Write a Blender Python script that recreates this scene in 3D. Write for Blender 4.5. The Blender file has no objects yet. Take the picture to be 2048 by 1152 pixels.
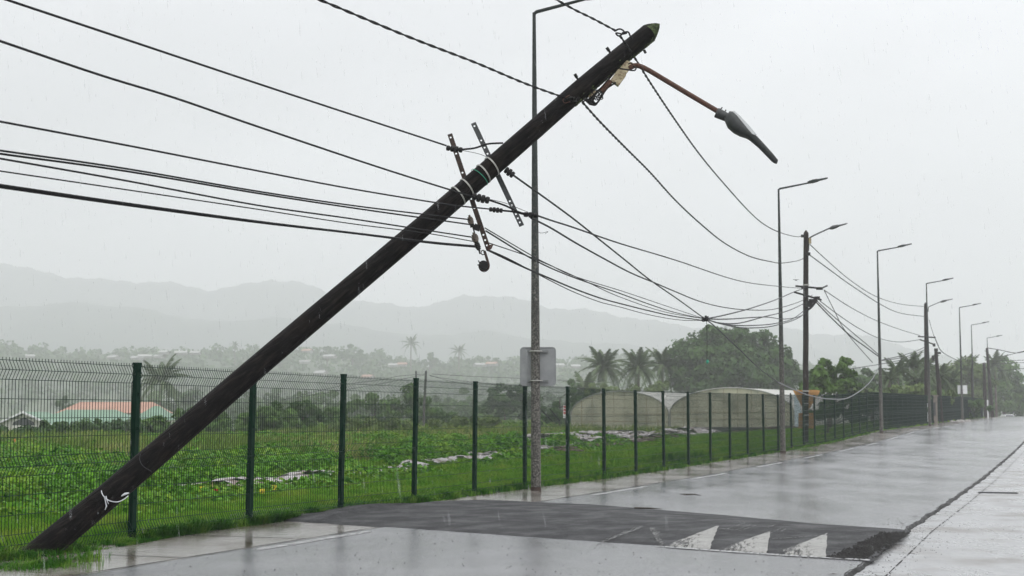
import bpy, math, random
import numpy as np
from mathutils import Vector, Matrix
R = math.radians
rng = np.random.default_rng(7)
random.seed(7)
sc = bpy.context.scene
C = sc.collection

# ------------------------------------------------------------------ camera
FPX, CAMH, PITCH = 2844.4, 1.474, R(5.1)          # focal length in px of the 2048 wide photo
cam = bpy.data.cameras.new('camera'); camo = bpy.data.objects.new('camera', cam); C.objects.link(camo)
cam.lens = 50; cam.sensor_width = 36; cam.clip_start = .1; cam.clip_end = 9000
camo.location = (0, 0, CAMH); camo.rotation_euler = (R(90) + PITCH, 0, 0)
cam.dof.use_dof = True; cam.dof.focus_distance = 17.5; cam.dof.aperture_fstop = 4.5
sc.camera = camo

# ------------------------------------------------------------------ sky
world = bpy.data.worlds.new('World'); sc.world = world; world.use_nodes = True
nt = world.node_tree; nt.nodes.clear()
def N(t, typ, **kw):
    n = t.nodes.new(typ)
    for k, v in kw.items(): setattr(n, k, v)
    return n
SUN_EL, SUN_AZ = R(52), R(150)
out = N(nt, 'ShaderNodeOutputWorld'); bg = N(nt, 'ShaderNodeBackground'); bg.inputs[1].default_value = .1
sky = N(nt, 'ShaderNodeTexSky', sky_type='NISHITA'); sky.sun_disc = False; sky.sun_elevation = SUN_EL; sky.sun_rotation = SUN_AZ
tc = N(nt, 'ShaderNodeTexCoord')
sep = N(nt, 'ShaderNodeSeparateXYZ'); nt.links.new(tc.outputs['Generated'], sep.inputs[0])
# overcast luminance rises towards the zenith
mr = N(nt, 'ShaderNodeMapRange'); mr.inputs['From Min'].default_value = 0; mr.inputs['From Max'].default_value = 1
mr.inputs['To Min'].default_value = 7.45; mr.inputs['To Max'].default_value = 20
nt.links.new(sep.outputs[2], mr.inputs['Value'])
mp = N(nt, 'ShaderNodeMapping'); mp.inputs['Scale'].default_value = (1, 1, 2.6); mp.inputs['Location'].default_value = (10.2, 5.4, 2.22); nt.links.new(tc.outputs['Generated'], mp.inputs[0])
n1 = N(nt, 'ShaderNodeTexNoise'); n1.inputs['Scale'].default_value = 1.9; n1.inputs['Detail'].default_value = 4; n1.inputs['Roughness'].default_value = .45
nt.links.new(mp.outputs[0], n1.inputs['Vector'])
cr = N(nt, 'ShaderNodeMapRange'); cr.inputs['From Min'].default_value = .36; cr.inputs['From Max'].default_value = .62
cr.inputs['To Min'].default_value = .83; cr.inputs['To Max'].default_value = 1.06; nt.links.new(n1.outputs[0], cr.inputs['Value'])
gx = N(nt, 'ShaderNodeMath', operation='MULTIPLY_ADD'); gx.inputs[1].default_value = .25; gx.inputs[2].default_value = 1.0; nt.links.new(sep.outputs[0], gx.inputs[0])
m0 = N(nt, 'ShaderNodeMath', operation='MULTIPLY'); nt.links.new(mr.outputs[0], m0.inputs[0]); nt.links.new(gx.outputs[0], m0.inputs[1])
mm = N(nt, 'ShaderNodeMath', operation='MULTIPLY'); nt.links.new(m0.outputs[0], mm.inputs[0]); nt.links.new(cr.outputs[0], mm.inputs[1])
vs = N(nt, 'ShaderNodeVectorMath', operation='SCALE'); vs.inputs[0].default_value = (.985, 1.0, 1.035); nt.links.new(mm.outputs[0], vs.inputs['Scale'])
mx = N(nt, 'ShaderNodeMixRGB'); mx.inputs[0].default_value = .95
nt.links.new(sky.outputs[0], mx.inputs[1]); nt.links.new(vs.outputs[0], mx.inputs[2])
nt.links.new(mx.outputs[0], bg.inputs[0]); nt.links.new(bg.outputs[0], out.inputs[0])

sun = bpy.data.lights.new('sun', 'SUN'); sun.energy = .9; sun.angle = R(25); sun.color = (1, .97, .93)
suno = bpy.data.objects.new('sun', sun); C.objects.link(suno)
sd = Vector((math.sin(SUN_AZ) * math.cos(SUN_EL), math.cos(SUN_AZ) * math.cos(SUN_EL), math.sin(SUN_EL)))
suno.rotation_euler = sd.to_track_quat('Z', 'Y').to_euler(); suno.location = (0, 0, 60)
vw = sc.view_settings; vw.view_transform = 'Standard'; vw.look = 'None'; vw.gamma = 1; vw.exposure = 0.07
cy = sc.cycles
cy.max_bounces = 6; cy.diffuse_bounces = 3; cy.glossy_bounces = 3; cy.volume_bounces = 2; cy.transparent_max_bounces = 12
cy.use_denoising = True

# ------------------------------------------------------------------ projection helpers (photo pixels -> places)
SA, CA = math.sin(PITCH), math.cos(PITCH)
def ray(px, py):
    u = (px - 1024) / FPX; v = (576 - py) / FPX
    return np.array((u, CA - v * SA, SA + v * CA))
def atY(px, py, Y):
    d = ray(px, py); return d * (Y / d[1]) + (0, 0, CAMH)
def ground(px, py, z=0.0):
    d = ray(px, py); return d * ((z - CAMH) / d[2]) + (0, 0, CAMH)
F0 = ground(263, 1085)
TH = math.atan((2173 - 1024) / FPX * CA)
D = np.array((math.sin(TH), math.cos(TH))); NN = np.array((math.cos(TH), -math.sin(TH)))
def rs(r, s):                      # r metres right of the fence line, s metres along it
    return F0[0] + D[0] * s + NN[0] * r, F0[1] + D[1] * s + NN[1] * r
def to_rs(x, y):
    dx = x - F0[0]; dy = y - F0[1]
    return dx * NN[0] + dy * NN[1], dx * D[0] + dy * D[1]
GS = [-200, 20, 38, 49, 64, 90, 118, 133, 155, 187, 230, 300, 420, 3000]
GZ = [0, 0, .13, .26, .60, .78, 1.02, 1.09, 1.19, 1.24, .75, -.4, -1.5, -1.5]
def G(s): return np.interp(s, GS, GZ)
def smooth(a, b, x):
    t = np.clip((x - a) / (b - a), 0, 1); return t * t * (3 - 2 * t)
def H(x, y):
    x = np.asarray(x, float); y = np.asarray(y, float)
    r, s = to_rs(x, y)
    z = G(s) * (1 - smooth(3, 16, -r)) * (1 - smooth(14, 60, r))
    left = smooth(80, 118, y) * smooth(-.14, -.2, x / np.maximum(y, 1)) * (1 - smooth(220, 500, y))
    z = z - 2.6 * left
    z = z + .05 * np.sin(x * .9 + 1.3) * np.cos(y * .7) * smooth(1, 6, -r)
    return z

# ------------------------------------------------------------------ mesh helpers
def link(name, me, parent=None, m=None):
    o = bpy.data.objects.new(name, me); C.objects.link(o)
    if parent is not None: o.parent = parent
    if m is not None and me is not None and not me.materials: me.materials.append(m)
    return o
def mk(name, V, F, m, parent=None, smoothf=False):
    me = bpy.data.meshes.new(name); me.from_pydata([tuple(v) for v in V], [], [tuple(f) for f in F])
    if smoothf: me.polygons.foreach_set('use_smooth', [True] * len(me.polygons))
    me.update()
    if smoothf: me.set_sharp_from_angle(angle=R(50))
    return link(name, me, parent, m)
def fast_mesh(name, V, F):         # V (n,3); F (m,k) constant k
    me = bpy.data.meshes.new(name); n, k = F.shape
    me.vertices.add(len(V)); me.vertices.foreach_set('co', np.asarray(V, np.float32).ravel())
    me.loops.add(n * k); me.loops.foreach_set('vertex_index', F.astype(np.int32).ravel())
    me.polygons.add(n); me.polygons.foreach_set('loop_start', np.arange(0, n * k, k, dtype=np.int32))
    me.update(calc_edges=True); return me
def tag(o, label=None, cat=None, group=None, kind=None):
    if label: o['label'] = label
    if cat: o['category'] = cat
    if group: o['group'] = group
    if kind: o['kind'] = kind
    return o
def empty(name, loc, label, cat, group=None, rz=0):
    o = bpy.data.objects.new(name, None); C.objects.link(o); o.location = tuple(loc); o.rotation_euler = (0, 0, rz)
    o.empty_display_size = .2
    return tag(o, label, cat, group)
class MB:
    def __init__(s): s.V = []; s.F = []
    def add(s, V, F):
        b = len(s.V); s.V += [tuple(v) for v in V]; s.F += [tuple(i + b for i in f) for f in F]
    def box(s, x0, x1, y0, y1, z0, z1, M=None):
        P = [(x, y, z) for z in (z0, z1) for y in (y0, y1) for x in (x0, x1)]
        if M is not None: P = [tuple(M @ Vector(p)) for p in P]
        s.add(P, [(0, 2, 3, 1), (4, 5, 7, 6), (0, 1, 5, 4), (2, 6, 7, 3), (0, 4, 6, 2), (1, 3, 7, 5)])
    def tube(s, pts, rad, n=8, cap=True):
        pts = [Vector(p) for p in pts]
        if not hasattr(rad, '__len__'): rad = [rad] * len(pts)
        up = None; rings = []
        for i, p in enumerate(pts):
            t = (pts[min(i + 1, len(pts) - 1)] - pts[max(i - 1, 0)])
            t = t.normalized() if t.length > 1e-9 else Vector((0, 0, 1))
            if up is None:
                up = t.orthogonal().normalized()
            up = (up - t * up.dot(t)); up = up.normalized() if up.length > 1e-6 else t.orthogonal().normalized()
            b = t.cross(up)
            rings.append([p + (up * math.cos(a) + b * math.sin(a)) * rad[i] for a in [2 * math.pi * k / n for k in range(n)]])
        V = [v for r_ in rings for v in r_]; F = []
        for i in range(len(pts) - 1):
            for k in range(n):
                a = i * n + k; b_ = i * n + (k + 1) % n
                F.append((a, b_, b_ + n, a + n))
        if cap: F.append(tuple(range(n))[::-1]); F.append(tuple((len(pts) - 1) * n + k for k in range(n)))
        s.add(V, F)
    def prism(s, P, off):          # polygon P (3d) extruded by off
        n = len(P); o = Vector(off); V = [Vector(p) for p in P] + [Vector(p) + o for p in P]
        F = [tuple(range(n))[::-1], tuple(range(n, 2 * n))] + [(i, (i + 1) % n, (i + 1) % n + n, i + n) for i in range(n)]
        s.add(V, F)
    def build(s, name, m, parent=None, sm=False):
        return mk(name, s.V, s.F, m, parent, sm)
def spline(P, n=8):
    P = [np.array(p, float) for p in P]
    if len(P) < 3:
        return [P[0] + (P[-1] - P[0]) * t for t in np.linspace(0, 1, n)]
    Q = [2 * P[0] - P[1]] + P + [2 * P[-1] - P[-2]]; out_ = []
    for i in range(1, len(Q) - 2):
        for t in np.arange(n) / n:
            a, b, c, d = Q[i - 1:i + 3]
            out_.append(.5 * ((2 * b) + (-a + c) * t + (2 * a - 5 * b + 4 * c - d) * t * t + (-a + 3 * b - 3 * c + d) * t ** 3))
    out_.append(P[-1]); return out_

# ------------------------------------------------------------------ materials
def mat(name, c1, c2=None, scale=5, rough=.6, bump=0, bscale=None, spec=.5, metal=0, c3=None, s3=1.0, stretch=None, coat=0, trans=0, rvar=0, bdist=.02):
    m = bpy.data.materials.new(name); m.use_nodes = True; t = m.node_tree; p = t.nodes['Principled BSDF']
    p.inputs['Roughness'].default_value = rough; p.inputs['Metallic'].default_value = metal
    p.inputs['Specular IOR Level'].default_value = spec; p.inputs['Coat Weight'].default_value = coat; p.inputs['Coat Roughness'].default_value = .12
    if c2 is None: p.inputs['Base Color'].default_value = (*c1, 1); c2 = c1
    g = N(t, 'ShaderNodeNewGeometry'); v = g.outputs['Position']
    if stretch:
        mpn = N(t, 'ShaderNodeMapping'); mpn.inputs['Scale'].default_value = stretch; t.links.new(v, mpn.inputs[0]); v = mpn.outputs[0]
    n = N(t, 'ShaderNodeTexNoise'); n.inputs['Scale'].default_value = scale; n.inputs['Detail'].default_value = 5; n.inputs['Roughness'].default_value = .65
    t.links.new(v, n.inputs['Vector'])
    rp = N(t, 'ShaderNodeMapRange'); rp.inputs['From Min'].default_value = .34; rp.inputs['From Max'].default_value = .66
    t.links.new(n.outputs[0], rp.inputs['Value'])
    mxn = N(t, 'ShaderNodeMixRGB'); mxn.inputs[1].default_value = (*c1, 1); mxn.inputs[2].default_value = (*c2, 1)
    t.links.new(rp.outputs[0], mxn.inputs[0]); col = mxn.outputs[0]
    if c3:
        n3 = N(t, 'ShaderNodeTexNoise'); n3.inputs['Scale'].default_value = s3; n3.inputs['Detail'].default_value = 4
        t.links.new(g.outputs['Position'], n3.inputs['Vector'])
        r3 = N(t, 'ShaderNodeMapRange'); r3.inputs['From Min'].default_value = .5; r3.inputs['From Max'].default_value = .62; t.links.new(n3.outputs[0], r3.inputs['Value'])
        m3 = N(t, 'ShaderNodeMixRGB'); m3.inputs[2].default_value = (*c3, 1); t.links.new(r3.outputs[0], m3.inputs[0]); t.links.new(col, m3.inputs[1]); col = m3.outputs[0]
    t.links.new(col, p.inputs['Base Color'])
    if rvar:
        rr = N(t, 'ShaderNodeMapRange'); rr.inputs['To Min'].default_value = max(0, rough - rvar); rr.inputs['To Max'].default_value = rough + rvar
        rr.inputs['From Min'].default_value = .3; rr.inputs['From Max'].default_value = .7
        t.links.new(n.outputs[0], rr.inputs['Value']); t.links.new(rr.outputs[0], p.inputs['Roughness'])
    if bump:
        nb = N(t, 'ShaderNodeTexNoise'); nb.inputs['Scale'].default_value = bscale or scale * 3; nb.inputs['Detail'].default_value = 4
        t.links.new(v, nb.inputs['Vector'])
        bp = N(t, 'ShaderNodeBump'); bp.inputs['Strength'].default_value = bump; bp.inputs['Distance'].default_value = bdist
        t.links.new(nb.outputs[0], bp.inputs['Height']); t.links.new(bp.outputs[0], p.inputs['Normal'])
    if trans:
        t2 = N(t, 'ShaderNodeBsdfTranslucent'); t.links.new(col, t2.inputs[0])
        ms = N(t, 'ShaderNodeMixShader'); ms.inputs[0].default_value = trans
        o = [x for x in t.nodes if x.type == 'OUTPUT_MATERIAL'][0]
        t.links.new(p.outputs[0], ms.inputs[1]); t.links.new(t2.outputs[0], ms.inputs[2]); t.links.new(ms.outputs[0], o.inputs[0])
    return m
M = {}
M['pole_wood'] = mat('wet_dark_wood', (.004, .003, .003), (.012, .008, .0065), 9, .55, .6, 45, .04, c3=(.016, .009, .006), s3=2.5, rvar=.12)
def pole_mat():
    m = bpy.data.materials.new('wet_dark_wood'); m.use_nodes = True; t = m.node_tree; p = t.nodes['Principled BSDF']; p.inputs['Specular IOR Level'].default_value = .05; p.inputs['Roughness'].default_value = .5
    g = N(t, 'ShaderNodeNewGeometry'); ax_ = (.76, .12, .64)
    d = N(t, 'ShaderNodeVectorMath', operation='DOT_PRODUCT'); d.inputs[1].default_value = ax_; t.links.new(g.outputs['Position'], d.inputs[0])
    k = N(t, 'ShaderNodeMath', operation='MULTIPLY'); k.inputs[1].default_value = .94; t.links.new(d.outputs['Value'], k.inputs[0])
    v = N(t, 'ShaderNodeVectorMath', operation='SCALE'); v.inputs[0].default_value = ax_; t.links.new(k.outputs[0], v.inputs['Scale'])
    w = N(t, 'ShaderNodeVectorMath', operation='SUBTRACT'); t.links.new(g.outputs['Position'], w.inputs[0]); t.links.new(v.outputs[0], w.inputs[1])
    n = N(t, 'ShaderNodeTexNoise'); n.inputs['Scale'].default_value = 28; n.inputs['Detail'].default_value = 6; n.inputs['Roughness'].default_value = .7; t.links.new(w.outputs[0], n.inputs[0])
    c = N(t, 'ShaderNodeValToRGB'); t.links.new(n.outputs[0], c.inputs[0]); e = c.color_ramp.elements
    e[0].position = .34; e[0].color = (.001, .001, .001, 1); e[1].position = .72; e[1].color = (.03, .024, .02, 1); q = e.new(.52); q.color = (.007, .006, .0058, 1)
    n2 = N(t, 'ShaderNodeTexNoise'); n2.inputs['Scale'].default_value = 2.2; n2.inputs['Detail'].default_value = 5; t.links.new(g.outputs['Position'], n2.inputs[0])
    r2 = N(t, 'ShaderNodeMapRange'); r2.inputs['From Min'].default_value = .5; r2.inputs['From Max'].default_value = .68; r2.inputs['To Max'].default_value = .55; t.links.new(n2.outputs[0], r2.inputs[0])
    mx_ = N(t, 'ShaderNodeMixRGB'); mx_.inputs[2].default_value = (.014, .0095, .007, 1); t.links.new(r2.outputs[0], mx_.inputs[0]); t.links.new(c.outputs[0], mx_.inputs[1]); t.links.new(mx_.outputs[0], p.inputs['Base Color'])
    b = N(t, 'ShaderNodeBump'); b.inputs['Strength'].default_value = .9; b.inputs['Distance'].default_value = .03; t.links.new(n.outputs[0], b.inputs['Height']); t.links.new(b.outputs[0], p.inputs['Normal']); return m
M['pole_wood'] = pole_mat()
M['pole_far'] = mat('dark_wood_pole', (.01, .008, .007), (.03, .021, .017), 4, .6, .3, None, .2)
M['moss'] = mat('mossy_wood', (.012, .012, .008), (.11, .15, .06), 22, .8, .5, None, .2, c3=(.012, .01, .008), s3=7)
M['fence'] = mat('green_coated_steel', (.0006, .016, .008), (.0012, .023, .012), 3, .5, .05, 60, .06)
M['wire_green'] = mat('green_fence_wire', (.0015, .016, .011), (.004, .024, .016), 3, .5, 0, None, .12)
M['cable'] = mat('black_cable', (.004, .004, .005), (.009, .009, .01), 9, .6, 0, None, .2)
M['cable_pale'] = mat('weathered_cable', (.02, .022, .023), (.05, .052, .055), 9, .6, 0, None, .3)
M['cable_white'] = mat('white_sheathed_cable', (.11, .115, .12), (.18, .185, .19), 9, .5)
M['black'] = mat('black_plastic', (.006, .006, .006), (.014, .013, .012), 20, .5, .2, None, .25)
M['steel'] = mat('galvanised_steel', (.16, .17, .17), (.28, .29, .29), 12, .45, .1, metal=.5)
M['strap'] = mat('pale_steel_strap', (.27, .27, .25), (.4, .4, .37), 20, .4, .05, metal=.2)
M['rust'] = mat('rusted_steel', (.045, .016, .009), (.1, .038, .02), 25, .75, .4)
M['darkrust'] = mat('dark_rusted_steel', (.018, .01, .007), (.05, .024, .015), 25, .7, .4)
M['greybar'] = mat('grey_weathered_steel', (.03, .034, .036), (.06, .064, .067), 18, .55, .2)
M['lamp_grey'] = mat('grey_painted_lamp', (.035, .038, .038), (.055, .059, .059), 14, .5, .1, None, .3)
M['lamp_glass'] = mat('lamp_lens', (.55, .57, .58), (.65, .66, .67), 8, .2)
M['lamp_top'] = mat('green_grey_paint', (.014, .02, .019), (.028, .037, .034), 9, .5, .1, None, .3)
M['beige'] = mat('aged_beige_plastic', (.33, .27, .16), (.48, .41, .27), 14, .6, .1, c3=(.2, .14, .08), s3=30)
def post_mat():
    m = mat('grey_green_post_paint', (.014, .02, .019), (.028, .037, .034), 9, .55, .15, None, .3); m.name = 'lichened_post'; t = m.node_tree; p = t.nodes['Principled BSDF']
    g = N(t, 'ShaderNodeNewGeometry'); sx_ = N(t, 'ShaderNodeSeparateXYZ'); t.links.new(g.outputs['Position'], sx_.inputs[0])
    a = N(t, 'ShaderNodeMapRange'); a.inputs['From Min'].default_value = 2.2; a.inputs['From Max'].default_value = 7.5; a.inputs['To Min'].default_value = .62; a.inputs['To Max'].default_value = .3; t.links.new(sx_.outputs[2], a.inputs[0])
    n = N(t, 'ShaderNodeTexNoise'); n.inputs['Scale'].default_value = 16; n.inputs['Detail'].default_value = 6; n.inputs['Roughness'].default_value = .8; t.links.new(g.outputs['Position'], n.inputs[0])
    d = N(t, 'ShaderNodeMath', operation='SUBTRACT'); t.links.new(a.outputs[0], d.inputs[0]); t.links.new(n.outputs[0], d.inputs[1])
    r = N(t, 'ShaderNodeMapRange'); r.inputs['From Min'].default_value = -.08; r.inputs['From Max'].default_value = .12; t.links.new(d.outputs[0], r.inputs[0])
    n2 = N(t, 'ShaderNodeTexNoise'); n2.inputs['Scale'].default_value = 30; n2.inputs['Detail'].default_value = 4; t.links.new(g.outputs['Position'], n2.inputs[0])
    r2 = N(t, 'ShaderNodeMapRange'); r2.inputs['From Min'].default_value = .4; r2.inputs['From Max'].default_value = .66; t.links.new(n2.outputs[0], r2.inputs[0])
    mm_ = N(t, 'ShaderNodeMixRGB'); mm_.inputs[1].default_value = (.035, .032, .028, 1); mm_.inputs[2].default_value = (.2, .19, .17, 1); t.links.new(r2.outputs[0], mm_.inputs[0])
    old = p.inputs['Base Color'].links[0].from_socket; mx_ = N(t, 'ShaderNodeMixRGB'); t.links.new(r.outputs[0], mx_.inputs[0]); t.links.new(old, mx_.inputs[1]); t.links.new(mm_.outputs[0], mx_.inputs[2]); t.links.new(mx_.outputs[0], p.inputs['Base Color']); return m
M['lamp_post'] = post_mat()
M['green_tape'] = mat('green_tape', (.01, .25, .15), (.015, .3, .18), 9, .4)
M['white_cloth'] = mat('white_plastic_ribbon', (.5, .52, .56), (.7, .72, .75), 20, .5)
M['sign_back'] = mat('aluminium_sign_back', (.24, .25, .255), (.32, .33, .335), 3, .5, .03, metal=.15)
M['orange_back'] = mat('faded_orange_plate', (.4, .2, .055), (.52, .28, .09), 6, .6, .1)
M['white_paint'] = mat('white_paint', (.7, .71, .72), (.8, .8, .8), 4, .4)
M['red_paint'] = mat('red_paint', (.45, .03, .02), (.55, .04, .03), 4, .5)
M['yellow'] = mat('yellow_plastic', (.8, .6, .03), (.9, .7, .05), 9, .5)
M['orange'] = mat('orange_paint', (.8, .25, .03), (.85, .3, .04), 9, .5)
M['wood_stake'] = mat('pale_wood', (.3, .22, .12), (.42, .32, .2), 15, .8)
M['twig'] = mat('wet_bark', (.02, .016, .012), (.05, .035, .025), 40, .6, .3)
M['concrete_box'] = mat('grey_brown_render', (.15, .13, .11), (.24, .21, .18), 3, .8, .2)
M['mulch'] = mat('silver_mulch_film', (.22, .2, .2), (.5, .47, .47), 5, .4, .8, 9, c3=(.12, .075, .05), s3=2.4, bdist=.08)
M['soil'] = mat('wet_soil', (.04, .022, .014), (.09, .05, .03), 3, .7, .8, 10, bdist=.06)
M['leaf_bed'] = mat('bed_leaves', (.015, .09, .005), (.14, .35, .014), 2.6, .5, 0, spec=.12, c3=(.17, .3, .02), s3=.9, trans=.25)
M['grass'] = mat('grass_blades', (.05, .17, .008), (.17, .35, .02), 1.1, .6, 0, spec=.06, c3=(.2, .3, .03), s3=1.4, trans=.3)
M['grass_road'] = mat('verge_grass_blades', (.012, .075, .005), (.07, .2, .014), 3, .6, 0, spec=.06, c3=(.13, .24, .03), s3=3, trans=.25)
M['weed'] = mat('tall_weed_leaves', (.05, .14, .01), (.15, .27, .025), .35, .6, 0, spec=.06, c3=(.24, .27, .07), s3=.22, trans=.2)
M['meadow'] = mat('pale_meadow_grass', (.08, .15, .02), (.17, .25, .045), .5, .7, 0, spec=.06, c3=(.26, .28, .09), s3=.3, trans=.25)
M['tree_dark'] = mat('dark_tree_leaves', (.025, .07, .013), (.065, .135, .024), .4, .6, 0, spec=.3, trans=.15)
M['tree_mid'] = mat('mid_tree_leaves', (.04, .11, .014), (.1, .19, .026), .5, .6, 0, spec=.3, trans=.2)
M['tree_yel'] = mat('light_tree_leaves', (.06, .11, .02), (.13, .19, .04), .5, .6, 0, spec=.3, trans=.2)
M['palm'] = mat('palm_leaflets', (.035, .07, .02), (.08, .12, .035), .8, .5, 0, spec=.4, trans=.15)
M['bark'] = mat('tree_bark', (.06, .045, .035), (.13, .1, .08), 3, .8, .5)
M['wood_far'] = mat('far_woodland', (.03, .055, .02), (.07, .1, .04), .02, .8)
M['hill'] = mat('forested_slope', (.02, .035, .03), (.05, .07, .05), .012, .9)
M['film'] = mat('polytunnel_film', (.55, .55, .5), (.68, .67, .62), .8, .35, .15, 3, trans=.3)
M['net'] = mat('polytunnel_end_net', (.66, .64, .5), (.78, .76, .62), .9, .7, .1, 4, c3=(.5, .5, .39), s3=.45, trans=.45)
M['skirt'] = mat('black_ground_film', (.02, .022, .02), (.04, .042, .04), 3, .6)
M['roof_green'] = mat('green_metal_roof', (.1, .2, .125), (.14, .25, .165), .6, .5)
M['roof_orange'] = mat('orange_metal_roof', (.34, .17, .115), (.42, .23, .16), .6, .6)
M['wall_far'] = mat('weathered_house_wall', (.25, .25, .24), (.4, .39, .37), .5, .8)
M['wall_white'] = mat('white_wall', (.55, .54, .5), (.68, .66, .62), .5, .7)
M['roof_pale'] = mat('pale_roof', (.28, .28, .27), (.38, .37, .36), .5, .6)
M['roof_terra'] = mat('terracotta_roof', (.3, .18, .13), (.38, .23, .17), .5, .7)
M['window'] = mat('dark_window', (.03, .035, .04), (.05, .055, .06), 1, .15)
M['pale_blue'] = mat('pale_blue_sheet', (.5, .62, .68), (.6, .7, .75), 2, .5)
M['bird'] = mat('dark_feathers', (.02, .02, .02), (.04, .04, .04), 9, .7)
M['tyre'] = mat('tyre_rubber', (.015, .015, .015), None, 9, .8)
M['stone'] = mat('pale_stone', (.2, .19, .18), (.35, .33, .31), 4, .7, .3)
M['gravel'] = mat('wet_gravel', (.02, .02, .02), (.07, .068, .065), 60, .4, .2)

def wet(name, c1, c2, scale, r0, r1, rsc, bump, bscale, spec=.5, c3=None, s3=1, fine=0, lines=None, ior=1.4, rst=None, pud=1.0, streak=0):
    """wet ground: a rough mineral surface under a film of water that is thicker in places"""
    m = bpy.data.materials.new(name); m.use_nodes = True; t = m.node_tree; p = t.nodes['Principled BSDF']
    p.inputs['IOR'].default_value = ior; p.inputs['Specular IOR Level'].default_value = spec
    g = N(t, 'ShaderNodeNewGeometry'); v = g.outputs['Position']
    n = N(t, 'ShaderNodeTexNoise'); n.inputs['Scale'].default_value = scale; n.inputs['Detail'].default_value = 8; n.inputs['Roughness'].default_value = .75; t.links.new(v, n.inputs[0])
    rp = N(t, 'ShaderNodeMapRange'); rp.inputs['From Min'].default_value = .36; rp.inputs['From Max'].default_value = .64; t.links.new(n.outputs[0], rp.inputs['Value'])
    mxn = N(t, 'ShaderNodeMixRGB'); mxn.inputs[1].default_value = (*c1, 1); mxn.inputs[2].default_value = (*c2, 1); t.links.new(rp.outputs[0], mxn.inputs[0]); col = mxn.outputs[0]
    if c3:
        n3 = N(t, 'ShaderNodeTexNoise'); n3.inputs['Scale'].default_value = s3; n3.inputs['Detail'].default_value = 5; t.links.new(v, n3.inputs[0])
        r3 = N(t, 'ShaderNodeMapRange'); r3.inputs['From Min'].default_value = .5; r3.inputs['From Max'].default_value = .66; t.links.new(n3.outputs[0], r3.inputs['Value'])
        m3 = N(t, 'ShaderNodeMixRGB'); m3.inputs[2].default_value = (*c3, 1); t.links.new(r3.outputs[0], m3.inputs[0]); t.links.new(col, m3.inputs[1]); col = m3.outputs[0]
    t.links.new(col, p.inputs['Base Color'])
    mpn = N(t, 'ShaderNodeMapping'); mpn.inputs['Rotation'].default_value = (0, 0, TH); mpn.inputs['Scale'].default_value = rst or (1, 1, 1); t.links.new(v, mpn.inputs[0])
    n2 = N(t, 'ShaderNodeTexNoise'); n2.inputs['Scale'].default_value = rsc; n2.inputs['Detail'].default_value = 6; n2.inputs['Roughness'].default_value = .6; t.links.new(mpn.outputs[0], n2.inputs[0])
    r2 = N(t, 'ShaderNodeMapRange'); r2.inputs['From Min'].default_value = .38; r2.inputs['From Max'].default_value = .62; r2.inputs['To Min'].default_value = r0; r2.inputs['To Max'].default_value = r1
    t.links.new(n2.outputs[0], r2.inputs['Value']); t.links.new(r2.outputs[0], p.inputs['Roughness'])
    nb = N(t, 'ShaderNodeTexNoise'); nb.inputs['Scale'].default_value = bscale; nb.inputs['Detail'].default_value = 3; t.links.new(v, nb.inputs[0])
    h = nb.outputs[0]
    if fine:
        nf = N(t, 'ShaderNodeTexVoronoi'); nf.inputs['Scale'].default_value = fine; t.links.new(v, nf.inputs[0])
        ad = N(t, 'ShaderNodeMath', operation='MULTIPLY_ADD'); t.links.new(nf.outputs['Distance'], ad.inputs[0]); ad.inputs[1].default_value = .6; t.links.new(h, ad.inputs[2]); h = ad.outputs[0]
    if lines:
        ml = N(t, 'ShaderNodeMapping'); ml.inputs['Rotation'].default_value = (0, 0, TH); t.links.new(v, ml.inputs[0])
        w = N(t, 'ShaderNodeTexWave', bands_direction='Y'); w.inputs['Scale'].default_value = lines; w.inputs['Distortion'].default_value = 3.5; w.inputs['Detail'].default_value = 3; w.inputs['Detail Scale'].default_value = 1.5
        t.links.new(ml.outputs[0], w.inputs[0])
        a2 = N(t, 'ShaderNodeMath', operation='MULTIPLY_ADD'); t.links.new(w.outputs['Fac'], a2.inputs[0]); a2.inputs[1].default_value = .5; t.links.new(h, a2.inputs[2]); h = a2.outputs[0]
    bp = N(t, 'ShaderNodeBump'); bp.inputs['Strength'].default_value = bump; bp.inputs['Distance'].default_value = .01
    t.links.new(h, bp.inputs['Height']); t.links.new(bp.outputs[0], p.inputs['Normal'])
    return m
M['road'] = wet('wet_asphalt', (.04, .041, .045), (.2, .203, .21), 30, .12, .27, .9, .14, 25, fine=80, c3=(.17, .17, .178), s3=.7, rst=(1, .3, 1), ior=1.9)
M['walk'] = wet('wet_concrete_path', (.16, .145, .13), (.25, .23, .205), 5, .1, .25, 1.1, .14, 16, c3=(.1, .075, .055), s3=1.2, lines=1.4, rst=(1, .35, 1), ior=1.8)
M['pave'] = wet('wet_brushed_concrete', (.27, .275, .28), (.37, .37, .37), 8, .2, .4, 1.3, .3, 20, lines=5.5, c3=(.21, .2, .19), s3=1.0, rst=(1, .3, 1))
M['hump'] = wet('coarse_dark_asphalt', (.004, .004, .0045), (.045, .045, .048), 42, .45, .7, 2, .9, 50, fine=90, spec=.3)
M['edge'] = wet('broken_asphalt_edge', (.008, .008, .008), (.028, .026, .024), 40, .5, .8, 4, 1, 60, fine=70)
M['paint'] = wet('worn_road_paint', (.5, .49, .46), (.3, .3, .28), 14, .3, .5, 2, .7, 30, fine=90, c3=(.05, .05, .05), s3=9)
M['faint'] = wet('faded_road_paint', (.13, .13, .13), (.06, .06, .062), 20, .3, .5, 2, .7, 30, fine=90, c3=(.05, .05, .05), s3=10)
M['ground'] = mat('grassy_soil', (.04, .09, .014), (.09, .15, .025), .6, .8, .6, 6, c3=(.06, .05, .025), s3=.35)
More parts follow.
